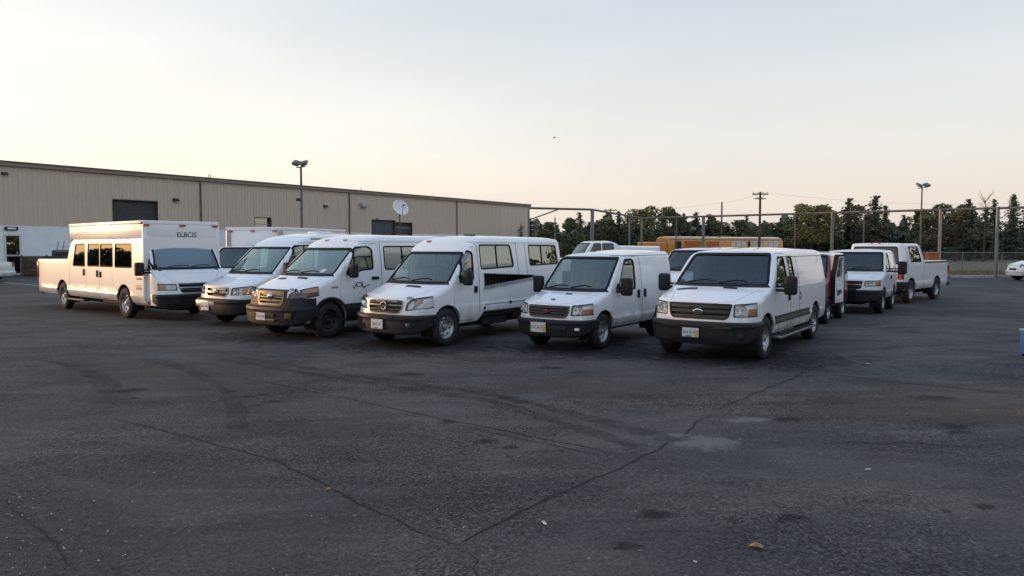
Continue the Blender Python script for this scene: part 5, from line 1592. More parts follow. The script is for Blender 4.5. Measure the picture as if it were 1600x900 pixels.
for pix, w in (
    ([(705, 855), (760, 825), (850, 780), (935, 745), (1020, 706), (1045, 690), (1075, 676), (1086, 660), (1110, 648)], 0.020),
    ([(1118, 642), (1150, 627), (1200, 606), (1255, 583), (1275, 574)], 0.022),
    ([(1258, 583), (1330, 589), (1400, 597), (1500, 607), (1600, 618), (1700, 630)], 0.024),
    ([(712, 853), (640, 825), (560, 786), (500, 755), (430, 721), (340, 696), (250, 672), (180, 655)], 0.016),
    ([(706, 856), (736, 866), (744, 878), (738, 888), (750, 905)], 0.016), ([(690, 858), (660, 872), (640, 885)], 0.012), ([(738, 888), (760, 890), (775, 900)], 0.012),
    ([(290, 575), (430, 600), (560, 626), (700, 656), (800, 676), (980, 712)], 0.014), ([(700, 660), (830, 690), (960, 716)], 0.010),
    ([(1285, 693), (1330, 690), (1380, 694), (1400, 690), (1470, 696), (1545, 700)], 0.018), ([(1355, 705), (1375, 695), (1385, 690)], 0.012),
    ([(0, 780), (50, 820), (85, 850), (118, 890)], 0.012), ([(1356, 780), (1390, 775), (1416, 770)], 0.010), ([(180, 566), (260, 552), (345, 541)], 0.012)):
    ribbon('crack', pix, w * 1.35, 'crack', parent=lot)
ribbon('parking_line', [(8, 441.2), (64, 447.2)], 0.13, 'line_paint', 0.004, 0.0, 0.5, lot, False)
ribbon('parking_line', [(18, 437.4), (54, 436.4)], 0.13, 'line_paint', 0.004, 0.0, 0.5, lot, False)

# stains, dark and brown patches, dust and tyre marks: soft edged, thin sheets
def soft(name, col, amount, scale=3.0):
    m = bpy.data.materials.new(name)
    m.use_nodes = True
    t = NT(m)
    b = t.b
    b.inputs['Base Color'].default_value = (*col, 1)
    b.inputs['Roughness'].default_value = 0.85
    b.inputs['Specular IOR Level'].default_value = 0.2
    tc = t.n('ShaderNodeTexCoord')
    v = t.n('ShaderNodeVectorMath', operation='SUBTRACT')
    t.l(tc.outputs['Generated'], v.inputs[0]); v.inputs[1].default_value = (0.5, 0.5, 0.0)
    v2 = t.n('ShaderNodeVectorMath', operation='MULTIPLY')
    t.l(v.outputs[0], v2.inputs[0]); v2.inputs[1].default_value = (1, 1, 0)
    ln = t.n('ShaderNodeVectorMath', operation='LENGTH')
    t.l(v2.outputs[0], ln.inputs[0])
    nz = t.noise(t.coord('Object'), scale, 5, 0.65)
    r = t.math('ADD', ln.outputs['Value'], t.mr(nz, 0.2, 0.8, -0.22, 0.22))
    a = t.math('MULTIPLY', t.mr(r, 0.46, 0.16), amount)
    t.l(a, b.inputs['Alpha'])
    MATS[name] = m
soft('dark_blot', (0.014, 0.014, 0.017), 0.42, 5.0)
soft('dust_tint_patch', (0.24, 0.235, 0.23), 0.55, 4.0)
soft('brown_tint', (0.14, 0.10, 0.08), 0.32, 2.0)
def tyre_mark_mat():
    m = bpy.data.materials.new('tyre_mark'); m.use_nodes = True
    t = NT(m)
    t.b.inputs['Base Color'].default_value = (0.016, 0.016, 0.018, 1)
    t.b.inputs['Roughness'].default_value = 0.8
    n = t.noise(t.coord('Object'), 2.2, 5, 0.7)
    t.l(t.math('MULTIPLY', t.mr(n, 0.30, 0.72), 0.5), t.b.inputs['Alpha'])
    MATS['tyre_mark'] = m
tyre_mark_mat()
def patch(px, py, wpx, hpx, mat, rot=0.0, parent=lot, name='dark_patch', z=0.0025):
    c = gp(px, py)
    w = wpx * c.y / FPX
    h = abs(gp(px, py - hpx / 2).y - gp(px, py + hpx / 2).y)
    k = 18
    me = bpy.data.meshes.new(name)
    me.from_pydata([(w / 2 * math.cos(a), h / 2 * math.sin(a), 0) for a in np.linspace(0, 2 * math.pi, k, endpoint=False)], [], [tuple(range(k))])
    o = ob(name, me, mat, parent)
    o.location = (c.x, c.y, z)
    o.rotation_euler = (0, 0, rot)
    return o
zz = 0.0022
for px, py, w, h in ((790, 622, 40, 9), (812, 629, 30, 9), (360, 612, 26, 6), (385, 620, 30, 6), (408, 617, 22, 5), (425, 628, 34, 6), (400, 634, 20, 5), (760, 690, 44, 12), (796, 700, 34, 10), (700, 660, 30, 9), 
                     (1230, 656, 60, 12), (1492, 667, 50, 14), (1500, 676, 60, 9), (1480, 800, 20, 8), (1540, 793, 42, 14), (978, 855, 60, 18), (1025, 805, 70, 22), (1238, 810, 60, 16), (1460, 622, 90, 12), (1300, 626, 90, 14), 
                     (860, 575, 50, 6), (905, 582, 30, 5), (640, 585, 60, 7), (205, 610, 60, 10), (1180, 560, 420, 40), (930, 545, 320, 40), (650, 540, 320, 36), (460, 525, 300, 30)):  # small stains, then wide dark patches under the front vans
    zz += 0.00004
    patch(px, py, w * 1.15, h * 1.1, 'dark_blot', random.uniform(-0.2, 0.2), z=zz)
for px, py, w, h, m in ((1108, 692, 110, 22, 'dust_tint_patch'), (1040, 682, 70, 10, 'dust_tint_patch'), (1170, 657, 80, 9, 'dust_tint_patch'), (880, 605, 240, 22, 'brown_tint'), (1010, 612, 260, 22, 'brown_tint'), (1420, 640, 420, 36, 'brown_tint'), (1560, 655, 200, 20, 'brown_tint'), (1310, 625, 150, 16, 'brown_tint'), (270, 585, 500, 30, 'brown_tint')):  # pale dust, then wide brown patches on the asphalt
    zz += 0.00004
    patch(px, py, w * 1.4, h * 1.5, m, random.uniform(-0.15, 0.15), z=zz, name='dust_tint_patch')
for k, pix in enumerate(([(60, 560), (110, 572), (150, 590), (168, 615), (160, 640)], [(250, 565), (300, 580), (345, 605), (372, 640), (370, 670)], [(90, 566), (140, 580), (178, 600), (196, 625)], [(340, 560), (520, 590), (760, 625), (1000, 700)], [(370, 558), (560, 588), (800, 622), (1060, 690)])):
    ribbon('tyre_mark', pix, 0.24, 'tyre_mark', 0.0052 + k * 0.0002, 0.1, 0.25, lot, False)

# loose grit and litter
def grit():
    rnd = random.Random(5)
    mb = MB()
    for i in range(1700):
        py = 560 + 345 * rnd.random() ** 0.8
        px = rnd.uniform(-40, 1640)
        if rnd.random() < 0.35:
            px = rnd.gauss(60, 160) if rnd.random() < 0.5 else rnd.gauss(620, 180)
            py = rnd.uniform(700, 905)
        c = gp(px, py)
        s = rnd.uniform(0.003, 0.009) * (1.7 if rnd.random() < 0.06 else 1)
        a = rnd.uniform(0, 6.28)
        u, v = Vector((math.cos(a), math.sin(a), 0)) * s, Vector((-math.sin(a), math.cos(a), 0)) * s * rnd.uniform(0.5, 1)
        top = c + Vector((rnd.uniform(-.3, .3) * s, rnd.uniform(-.3, .3) * s, s * rnd.uniform(0.5, 1.1)))
        mb.add([c + u, c + v, c - u, c - v, top], [(0, 1, 4), (1, 2, 4), (2, 3, 4), (3, 0, 4)])
    for i in range(900):                       # swept into the near left corner
        c = gp(abs(rnd.gauss(0, 110)) - 20, rnd.uniform(770, 905))
        s = rnd.uniform(0.004, 0.011)
        a = rnd.uniform(0, 6.28)
        u, v = Vector((math.cos(a), math.sin(a), 0)) * s, Vector((-math.sin(a), math.cos(a), 0)) * s * rnd.uniform(0.5, 1)
        top = c + Vector((0, 0, s * rnd.uniform(0.5, 1.1)))
        mb.add([c + u, c + v, c - u, c - v, top], [(0, 1, 4), (1, 2, 4), (2, 3, 4), (3, 0, 4)])
    return mb.mesh(fix=False)
def grit_mat():
    m = principled('grit', (0.2, 0.2, 0.2), 0.8)
    t = NT(m)
    g = t.n('ShaderNodeNewGeometry')
    r = g.outputs['Random Per Island']
    c = t.mix(t.mr(r, 0.62, 0.70, smooth=False), (0.05, 0.048, 0.046), (0.12, 0.115, 0.11))
    c = t.mix(t.mr(r, 0.965, 0.975, smooth=False), c, (0.50, 0.47, 0.42))
    t.l(c, t.b.inputs['Base Color'])
grit_mat()
tag(ob('loose_grit', grit(), 'grit'), 'fine loose stones scattered over the asphalt in the foreground', 'grit', kind='stuff')
speckled('paper', (0.62, 0.58, 0.50), 0.8, 0.12, 20)
speckled('dead_leaf', (0.32, 0.20, 0.09), 0.8, 0.3, 30)
def scrap(name, px, py, pts, mat, label, cat, h=0.012, group=None):
    c = gp(px, py)
    mb = MB()
    k = len(pts)
    rnd = random.Random(int(px))
    lift = [rnd.uniform(0.004, h) for _ in pts]
    mb.v = [(x, y, lift[i]) for i, (x, y) in enumerate(pts)] + [(x, y, lift[i] + 0.003) for i, (x, y) in enumerate(pts)] + [(0, 0, h * 1.2), (0, 0, h * 1.2 + 0.003)]
    for i in range(k):
        j = (i + 1) % k
        mb.f += [(i, j, k + j, k + i), (k + i, k + j, 2 * k + 1), (j, i, 2 * k)]
    o = ob(name, mb.mesh(), mat)
    o.location = c
    tag(o, label, cat, group)
scrap('paper_scrap', 851, 819, [(-0.022, 0.03), (0.0, 0.035), (0.018, -0.025), (0.0, -0.03)], 'paper', 'torn pale paper scrap lying beside the long crack in the foreground', 'litter')
scrap('dead_leaf', 1181, 857, [(-0.05, 0.0), (-0.02, 0.035), (0.012, 0.02), (0.05, 0.022), (0.045, -0.015), (0.0, -0.028), (-0.03, -0.02)], 'dead_leaf', 'curled yellow brown dead leaf in the foreground', 'leaf', 0.035)
scrap('paper_scrap', 1356, 735, [(-0.03, 0.0), (0.0, 0.02), (0.03, 0.012), (0.02, -0.012)], 'paper', 'small white paper scrap on the asphalt right of the crack', 'litter')
scrap('paper_scrap', 1086, 880, [(-0.014, 0.0), (0.0, 0.01), (0.015, 0.004), (0.008, -0.008)], 'paper', 'tiny white paper flake near the bottom edge of the picture', 'litter')
scrap('paper_scrap', 1356, 569, [(-0.05, 0.0), (0.0, 0.03), (0.05, 0.012), (0.02, -0.02)], 'paper', 'white paper scrap on the asphalt right of the rightmost front van', 'litter')
scrap('dead_leaf', 513, 766, [(-0.025, 0.0), (0.0, 0.02), (0.028, 0.008), (0.012, -0.016)], 'dead_leaf', 'small dead leaf lying on the seam left of centre', 'leaf', 0.02)

# ------------------------------------------------------------------ warehouse
BA, BB = Vector((-35.5, 51.2)), Vector((2.36, 104.8))
BU = (BB - BA).normalized()
B0 = BA - BU * 5.0
BLEN = (BB - B0).length
BTH = math.atan2(BU.y, BU.x)
def bpos(px, py):
    """picture point on the warehouse front -> (along, height)"""
    d = ray(px, py)
    n = Vector((BU.y, -BU.x))
    t = n.dot(B0) / (n.x * d.x + n.y * d.y)
    p = Vector((d.x * t, d.y * t))
    return (p - B0).dot(BU), CAM_H + d.z * t
speckled('siding', (0.62, 0.505, 0.395), 0.62, 0.07, 0.7)
speckled('siding_pale', (0.67, 0.555, 0.44), 0.62, 0.07, 0.7)
speckled('wall_white', (0.84, 0.87, 0.89), 0.75, 0.06, 0.8)
speckled('eave', (0.26, 0.215, 0.165), 0.6, 0.1, 2)
speckled('door_grey', (0.055, 0.055, 0.058), 0.6, 0.2, 3)
speckled('door_slate', (0.075, 0.09, 0.115), 0.55, 0.15, 3)
speckled('pipe_brown', (0.12, 0.09, 0.07), 0.6, 0.2, 3)
wh = empty('warehouse', (B0.x, B0.y, 0), BTH, 'long tan metal sided warehouse with white base wall behind the vans', 'building')
OPEN = []
for px0, px1, pyt in ((185, 234, 313), (400, 418, 340), (584, 616, 344), (624, 641, 348)):
    u0, zt_ = bpos(px0, pyt); u1, zt1 = bpos(px1, pyt)
    OPEN.append((u0, u1, (zt_ + zt1) / 2))
SW = 0.915
def sheet_mesh(z0, z1):
    prof = []
    for k in range(3):
        b = k * SW / 3
        prof += [(b, 0.0), (b + 0.20, 0.0), (b + 0.225, -0.028), (b + 0.27, -0.028), (b + 0.295, 0.0)]
    prof.append((SW - 0.004, 0.0))
    n = len(prof)
    me = bpy.data.meshes.new('sheet')
    v = [(x, y, z0) for x, y in prof] + [(x, y, z1) for x, y in prof] + [(x, y + 0.012, z0) for x, y in prof] + [(x, y + 0.012, z1) for x, y in prof]
    f = [(i, i + 1, n + i + 1, n + i) for i in range(n - 1)] + [(2 * n + i, 3 * n + i, 3 * n + i + 1, 2 * n + i + 1) for i in range(n - 1)]
    f += [(i, 2 * n + i, 2 * n + i + 1, i + 1) for i in range(n - 1)] + [(n + i, n + i + 1, 3 * n + i + 1, 3 * n + i) for i in range(n - 1)]
    me.from_pydata(v, [], f)
    return me
ZW = 3.5
full = sheet_mesh(ZW, 7.56)
full.materials.append(MATS['siding'])
pale = full.copy(); pale.materials.clear(); pale.materials.append(MATS['siding_pale'])
u_pale = bpos(783, 330)[0]
k = 0
spans = []
while k * SW < BLEN - 0.3:
    u = k * SW
    hit = [o for o in OPEN if u + SW > o[0] + 0.2 and u < o[1] - 0.2]
    me = pale if u > u_pale else full
    if hit:
        me = sheet_mesh(hit[0][2], 7.56); me.materials.append(MATS['siding'])
        spans.append((u, u + SW, hit[0]))
    o = ob('siding_sheet', me, None, wh)
    o.location = (u, 0, 0)
    k += 1
op2 = {}
for a, b, h in spans:
    q = op2.setdefault(h, [a, b]); q[0] = min(q[0], a); q[1] = max(q[1], b)
ob('core_wall', MB().box((0.0, 0.45, 0), (BLEN, 28, 7.55)).mesh(), 'eave', wh)
edges = sorted((v[0], v[1], h[2]) for h, v in op2.items())
u = 0.0
for a, b, zt_ in edges + [(BLEN, BLEN, 0)]:
    if a - u > 0.05:
        ob('base_wall', MB().box((u, 0.02, 0), (a, 0.44, ZW - 0.005)).mesh(), 'wall_white', wh)
    u = b
for i, (a, b, zt_) in enumerate(edges):
    mat = ('door_grey', 'wall_white', 'door_slate', 'door_grey')[i]
    d = ob('roller_door' if i in (0, 2) else 'window', box_mesh((a + 0.04, 0.30, 0.0 if i in (0, 2) else 3.5), (b - 0.04, 0.34, zt_ - 0.03)), mat if i != 1 else 'glass_side', wh)
    if i in (0, 2):
        z = 0.2
        while z < zt_ - 0.3:
            ob('door_slat', box_mesh((a + 0.06, 0.275, z), (b - 0.06, 0.299, z + 0.24), 0.006, 1), mat, d)
            z += 0.26
    else:
        ob('window_bar', box_mesh((a + 0.05, 0.27, zt_ - 0.62), (b - 0.05, 0.298, zt_ - 0.55)), 'interior_pale', d)
    ob('jamb', MB().box((a, -0.02, 0), (a + 0.04, 0.44, zt_)).mesh(), 'pipe_brown', wh)
    ob('jamb', MB().box((b - 0.04, -0.02, 0), (b, 0.44, zt_)).mesh(), 'pipe_brown', wh)
    ob('lintel', MB().box((a + 0.04, -0.025, zt_ - 0.03), (b - 0.04, 0.44, zt_ + 0.05)).mesh(), 'pipe_brown', wh)
ob('eave_gutter', MB().box((-0.3, -0.22, 7.57), (BLEN + 0.3, 0.6, 7.88)).mesh(bevel=0.03), 'eave', wh)
ob('eave_trim', MB().box((-0.32, -0.26, 7.82), (BLEN + 0.32, 0.2, 7.93)).mesh(), 'pipe_brown', wh)
rf = MB().add([(-0.3, 0.6, 7.86), (BLEN + 0.3, 0.6, 7.86), (BLEN + 0.3, 14, 8.25), (-0.3, 14, 8.25), (BLEN + 0.3, 28.2, 7.86), (-0.3, 28.2, 7.86)], [(0, 1, 2, 3), (3, 2, 4, 5)])
ob('roof', rf.mesh(fix=False), 'eave', wh)
ob('end_wall', MB().box((BLEN - 0.02, 0.05, 0), (BLEN + 0.10, 28, 7.56)).mesh(), 'siding_pale', wh)
ob('corner_trim', MB().box((BLEN - 0.10, -0.06, 0), (BLEN + 0.13, 0.06, 7.56)).mesh(), 'eave', wh)
for px in (313, 545, 713):
    u = bpos(px, 320)[0]
    ob('downpipe', MB().tube([(u, -0.10, 7.6), (u, -0.10, 0.1)], 0.065, 8).mesh(), 'pipe_brown', wh, 40)
def wall_light(px, py, s=1.0, mat='grille_grey'):
    u, z = bpos(px, py)
    me = MB().add([(u - .28 * s, -0.03, z + .14 * s), (u + .28 * s, -0.03, z + .14 * s), (u + .28 * s, -0.03, z - .14 * s), (u - .28 * s, -0.03, z - .14 * s), (u - .22 * s, -0.30 * s, z + .02 * s), (u + .22 * s, -0.30 * s, z + .02 * s), (u + .24 * s, -0.30 * s, z - .14 * s), (u - .24 * s, -0.30 * s, z - .14 * s)],
                   [(0, 1, 5, 4), (4, 5, 6, 7), (1, 2, 6, 5), (0, 4, 7, 3), (3, 7, 6, 2), (0, 3, 2, 1)]).mesh(bevel=0.03 * s)
    o = ob('wall_light', me, mat, wh, 40)
    ob('light_lens', box_mesh((u - .18 * s, -0.28 * s, z - .155 * s), (u + .18 * s, -0.08, z - .14 * s)), 'lamp_shell', o)
wall_light(7, 271, 0.75); wall_light(274, 312, 0.95); wall_light(508, 322, 0.9); wall_light(567, 320, 1.7, 'interior_pale'); wall_light(589, 341, 0.7, 'interior_pale')
u0, zt_ = bpos(6, 366); u1, _ = bpos(32, 367)
dd = ob('entrance_door', box_mesh((u0 + 0.08, -0.03, 0.10), (u1 - 0.08, 0.015, zt_ - 0.08), 0.01), 'glass_side', wh)
ob('door_backing', box_mesh((u0 + 0.08, 0.016, 0.1), (u1 - 0.08, 0.0195, zt_ - 0.08)), 'door_grey', dd)
ob('door_frame', ring([(u0, 0.02), (u1, 0.02), (u1, zt_), (u0, zt_)], 0.10, 0.02, 'y', -0.06, 0.018).mesh(), 'plate_white', dd)
ob('door_rail', box_mesh((u0 + 0.1, -0.045, zt_ * 0.46), (u1 - 0.1, -0.031, zt_ * 0.46 + 0.12)), 'interior_pale', dd)
ob('handle', box_mesh((u1 - 0.32, -0.09, zt_ * 0.52), (u1 - 0.24, -0.046, zt_ * 0.52 + 0.16), 0.01), 'silver', dd)
wl = bpos(17, 357)
lo_ = ob('door_light', box_mesh((wl[0] - 0.42, -0.14, wl[1] - 0.13), (wl[0] + 0.42, 0.018, wl[1] + 0.13), 0.06), 'grille_grey', wh, 40)
ob('light_lens', box_mesh((wl[0] - 0.26, -0.16, wl[1] - 0.06), (wl[0] + 0.26, -0.141, wl[1] + 0.06), 0.008), 'lamp_shell', lo_)
for px in (327, 330, 565):
    u = bpos(px, 270)[0]
    ob('roof_spike', MB().tube([(u, 0.1, 7.9), (u, 0.1, 8.25)], 0.03, 6).mesh(), 'pipe_brown', wh)

# steps, timber bin and cage by the wall
speckled('old_timber', (0.085, 0.062, 0.045), 0.85, 0.35, 3, bump=0.3)
speckled('dark_steel', (0.035, 0.037, 0.04), 0.6, 0.3, 5)
c = gp(76, 431)
bn = empty('timber_bin', (c.x, c.y, 0), BTH - 0.5, 'dark brown timber bin against the white base wall of the warehouse', 'bin')
for sy in (-0.6, 0.6):
    for k in range(5):
        ob('plank', box_mesh((-1.5, sy - 0.03, 0.06 + k * 0.26), (1.5, sy + 0.03, 0.30 + k * 0.26), 0.01, 1), 'old_timber', bn)
for sx in (-1.5, 1.5):
    for k in range(5):
        ob('plank', box_mesh((sx - 0.03, -0.56, 0.06 + k * 0.26), (sx + 0.03, 0.56, 0.30 + k * 0.26), 0.01, 1), 'old_timber', bn)
for sx in (-1.4, 0, 1.4):
    ob('post', box_mesh((sx - 0.06, -0.71, 0), (sx + 0.06, -0.635, 1.42), 0.01, 1), 'old_timber', bn)
ob('floor', box_mesh((-1.45, -0.55, 0.02), (1.45, 0.55, 0.06)), 'old_timber', bn)
c = gp(42, 429)
stp = empty('wooden_steps', (c.x, c.y, 0), BTH, 'small dark wooden steps beside the glass door of the warehouse', 'steps')
for k in range(4):
    ob('tread', box_mesh((-0.3, -0.45 + k * 0.25, 0.16 + k * 0.18), (0.35, -0.16 + k * 0.25, 0.21 + k * 0.18), 0.01, 1), 'old_timber', stp)
for s in (-0.3, 0.3):
    ob('stringer', prism([(-0.45, 0.0), (0.6, 0.0), (0.6, 0.70), (-0.45, 0.10)], 'x', s - 0.03, s + 0.03).mesh(), 'old_timber', stp)
c = dp(102, 400, 51.0)
cg = empty('steel_cage', (c.x, c.y, 0), BTH - 0.3, 'dark open steel cage with upright handles behind the timber bin', 'cage')
for sx in (-0.7, 0.7):
    for sy in (-0.45, 0.45):
        ob('post', MB().box((sx - 0.04, sy - 0.04, 0), (sx + 0.04, sy + 0.04, 1.72)).mesh(), 'dark_steel', cg)
for z in (0.3, 1.0, 1.68):
    for sy in (-0.45, 0.45):
        ob('bar', MB().box((-0.65, sy - 0.03, z), (0.65, sy + 0.03, z + 0.07)).mesh(), 'dark_steel', cg)
ob('side_panel', box_mesh((-0.66, 0.40, 0.37), (0.66, 0.42, 1.66)), 'dark_steel', cg)
for sx in (-0.45, -0.1, 0.4):
    ob('handle', MB().tube([(sx, 0.40, 1.7), (sx + 0.12, 0.40, 2.4 + 0.15 * sx)], 0.02, 6).mesh(), 'dark_steel', cg)
ob('handle', MB().tube([(-0.1, 0.45, 1.98), (0.75, 0.45, 1.98)], 0.018, 6).mesh(), 'silver', cg)

# satellite dish on its own mast
def dish():
    c = dp(624, 326, 74.0)
    root = empty('satellite_dish', (c.x, c.y, 0), 0, 'grey satellite dish on a thin mast in front of the warehouse', 'dish')
    mb = MB().lathe([(r * 0.86, 0.30 * (r ** 2) - 0.02) for r in (0.02, 0.25, 0.5, 0.75, 1.0)] + [(0.86, 0.30), (0.64, 0.18), (0.43, 0.09), (0.2, 0.03), (0.02, 0.0)], 32, 'z')
    me = mb.mesh()
    n = Vector((0.55, -0.70, 0.45)).normalized()
    M = Matrix.Translation((0, 0, c.z)) @ n.to_track_quat('Z', 'Y').to_matrix().to_4x4()
    me.transform(M)
    ob('reflector', me, 'lamp_shell', root, 40)
    ob('feed_arm', MB().tube([M @ Vector((0, -0.8, 0.25)), M @ Vector((0, -0.1, 0.85))], 0.03, 6).mesh(), 'dark_steel', root)
    ob('feed_arm', MB().tube([M @ Vector((0.7, 0.3, 0.25)), M @ Vector((0, -0.1, 0.85))], 0.03, 6).mesh(), 'dark_steel', root)
    ob('feed_horn', MB().tube([M @ Vector((0, -0.1, 0.95)), M @ Vector((0, -0.1, 0.72))], 0.07, 8).mesh(), 'dark_steel', root)
    ob('bracket', MB().tube([M @ Vector((0, 0, -0.02)), (0, 0.15, c.z - 0.75)], 0.06, 6).mesh(), 'dark_steel', root)
    ob('mast', MB().tube([(0, 0.15, 0), (0, 0.15, c.z - 0.6)], 0.06, 8).mesh(), 'pipe_brown', root)
dish()

# ------------------------------------------------------------------ lamp posts, poles, fences
speckled('galv', (0.21, 0.215, 0.215), 0.5, 0.15, 2, metal=0.5)
speckled('galv_rust', (0.17, 0.155, 0.14), 0.6, 0.3, 3, metal=0.3)
speckled('post_tan', (0.36, 0.30, 0.24), 0.6, 0.15, 3)
speckled('pole_wood', (0.10, 0.08, 0.065), 0.9, 0.3, 4)
def lamp_post(px, pyt, depth, label, r=0.075, spread=0.42, arm=None):
    c = dp(px, pyt, depth)
    root = empty('lamp_post', (c.x, c.y, 0), 0, label, 'lamp post', 'yard lamp posts')
    ob('pole', MB().tube([(0, 0, 0), (0, 0, c.z - 0.35)], [r * 1.2, r * 0.8], 10).mesh(), 'galv_rust', root, 40)
    ob('base', MB().tube([(0, 0, 0), (0, 0, 0.5)], r * 2.6, 12).mesh(), 'concrete', root, 40)
    ob('cross_arm', MB().tube([(-spread, 0, c.z - 0.38), (spread, 0, c.z - 0.30)], 0.035, 8).mesh(), 'galv_rust', root)
    for s, tilt in ((-1, 18), (1, -14)):
        me = MB().box((-0.20, -0.28, -0.09), (0.20, 0.28, 0.09)).mesh(bevel=0.05)
        me.transform(Matrix.Translation((s * spread * 0.85, -0.12, c.z - 0.12)) @ Matrix.Rotation(R_(tilt), 4, 'Y') @ Matrix.Rotation(R_(24), 4, 'X'))
        h = ob('lamp_head', me, 'galv_rust', root, 40)
        g = MB().box((-0.16, -0.23, -0.105), (0.16, 0.23, -0.091)).mesh()
        g.transform(Matrix.Translation((s * spread * 0.85, -0.12, c.z - 0.12)) @ Matrix.Rotation(R_(tilt), 4, 'Y') @ Matrix.Rotation(R_(24), 4, 'X'))
        ob('lamp_glass', g, 'lamp_shell', h)
    if arm:
        ob('camera_box', box_mesh((-0.30, -0.12, arm - 0.09), (-0.08, 0.08, arm + 0.09), 0.03), 'dark_steel', root)
lamp_post(470, 252, 45.0, 'grey lamp post with twin floodlight heads in front of the warehouse', 0.085, 0.27, dp(468, 312, 45.0).z)
lamp_post(1441, 287, 62.0, 'tall lamp post with twin floodlight heads above the trees at right', 0.07, 0.36)
def utility_pole(px, pyt, depth, label, arms=True, r=0.13):
    c = dp(px, pyt, depth)
    root = empty('utility_pole', (c.x, c.y, 0), R_(8), label, 'utility pole', 'utility poles by the tree line')
    ob('pole', MB().tube([(0, 0, 0), (0, 0, c.z)], [r * 1.25, r], 10).mesh(), 'pole_wood', root, 40)
    if arms:
        a = ob('cross_arm', box_mesh((-1.0, -0.06, c.z - 0.32), (1.0, 0.06, c.z - 0.18), 0.015), 'pole_wood', root)
        ob('cross_arm', box_mesh((-0.7, -0.05, c.z - 0.85), (0.7, 0.05, c.z - 0.73), 0.015), 'pole_wood', root)
        for x in (-0.85, -0.3, 0.35, 0.85):
            ob('insulator', MB().tube([(x, 0, c.z - 0.18), (x, 0, c.z)], [0.05, 0.03], 8).mesh(), 'concrete', root)
        for s in (-1, 1):
            ob('brace', MB().tube([(s * 0.6, 0.07, c.z - 0.3), (0, 0.07, c.z - 0.95)], 0.025, 6).mesh(), 'pole_wood', root)
    return c
pA = utility_pole(1188, 300, 88, 'tall wooden utility pole with cross arms above the bus')
pB = utility_pole(1128, 316, 95, 'slim wooden pole without cross arms, left of the cross-arm pole', False, 0.10)
pC = utility_pole(954, 326, 112, 'distant thin utility pole above the trees at centre', True, 0.10)
def wire(a, b, sag, label):
    pts = []
    for t in np.linspace(0, 1, 14):
        p = a.lerp(b, t)
        pts.append((p.x, p.y, p.z - sag * 4 * t * (1 - t)))
    tag(ob('power_line', MB().tube(pts, 0.008, 4).mesh(fix=False), 'dark_steel'), label, 'wire', 'power lines')
wire(pC, pB, 0.5, 'thin power line from the distant pole to the slim pole')
wire(pB, pA, 0.3, 'thin power line from the slim pole to the cross-arm pole')
wire(pA, dp(1720, 310, 80), 1.0, 'thin power line running right from the cross-arm pole')

def tall_fence():
    H = 4.4
    def at(px, d):
        return Vector(((px - 800) / FPX * d, d))
    root = empty('tall_fence', (0, 0, 0), 0, 'tall bare pipe frame fence running behind the vans to the right', 'fence')
    A, B, C = at(826, 46.5), at(925, 48.5), at(1002, 62)
    D = at(1760, 42.5)
    E = at(985, 64)
    def rail(p, q, z0, z1, r, nm='top_rail'):
        ob(nm, MB().tube([(p.x, p.y, z0), (q.x, q.y, z1)], r, 8).mesh(), 'galv_rust', root, 40)
    rail(A, B, H, H, 0.07); rail(B, C, H, H - 0.05, 0.07); rail(E, D, H, H, 0.075)
    rail(A, A.lerp(B, 0.45), H - 0.75, H - 0.05, 0.04, 'brace')
    def post(p, r, mat='galv'):
        ob('post', MB().tube([(p.x, p.y, 0), (p.x, p.y, H + 0.03)], r, 10).mesh(), mat, root, 40)
    def on(px):
        t = (px - 800) / FPX
        d = D - E
        s = (t * E.y - E.x) / (d.x - t * d.y)
        return E + d * s
    post(A, 0.06); post(B, 0.12); post(at(983, 59), 0.075); post(C, 0.10)
    for px, r in ((1098, 0.13), (1299, 0.115), (1467, 0.10), (1556, 0.105), (1660, 0.10)):
        post(on(px), r, 'galv' if px != 1467 else 'post_tan')
    for px, d in ((867, 62), (1056, 66), (1241, 64), (1348, 62)):
        post(at(px, d), 0.055, 'galv_rust')
tall_fence()

def link_fence():
    a, b = Vector((14, 66)), Vector((70, 56))
    root = empty('chain_link_fence', (0, 0, 0), 0, 'low chain link fence along the dry grass strip at right', 'fence')
    d = (b - a).normalized(); L = (b - a).length
    Hh = 1.5
    ob('top_rail', MB().tube([(a.x, a.y, Hh), (b.x, b.y, Hh)], 0.035, 6).mesh(), 'galv', root)
    k = 0.0
    while k < L:
        p = a + d * k
        ob('post', MB().tube([(p.x, p.y, 0), (p.x, p.y, Hh + 0.02)], 0.045, 8).mesh(), 'galv', root)
        k += 3.0
    mb = MB()
    g = 0.16
    s = 0.0
    while s < L:
        for sg in (1, -1):
            s1 = s + sg * Hh
            if 0 <= s1 <= L:
                p, q = a + d * s, a + d * s1
                mb.tube([(p.x, p.y, 0.02), (q.x, q.y, Hh)], 0.006, 3, caps=False)
        s += g
    w = ob('wire_mesh', mb.mesh(fix=False), 'galv_rust', root)
    w['kind'] = 'stuff'
    p = gp(1573, 414)
link_fence()
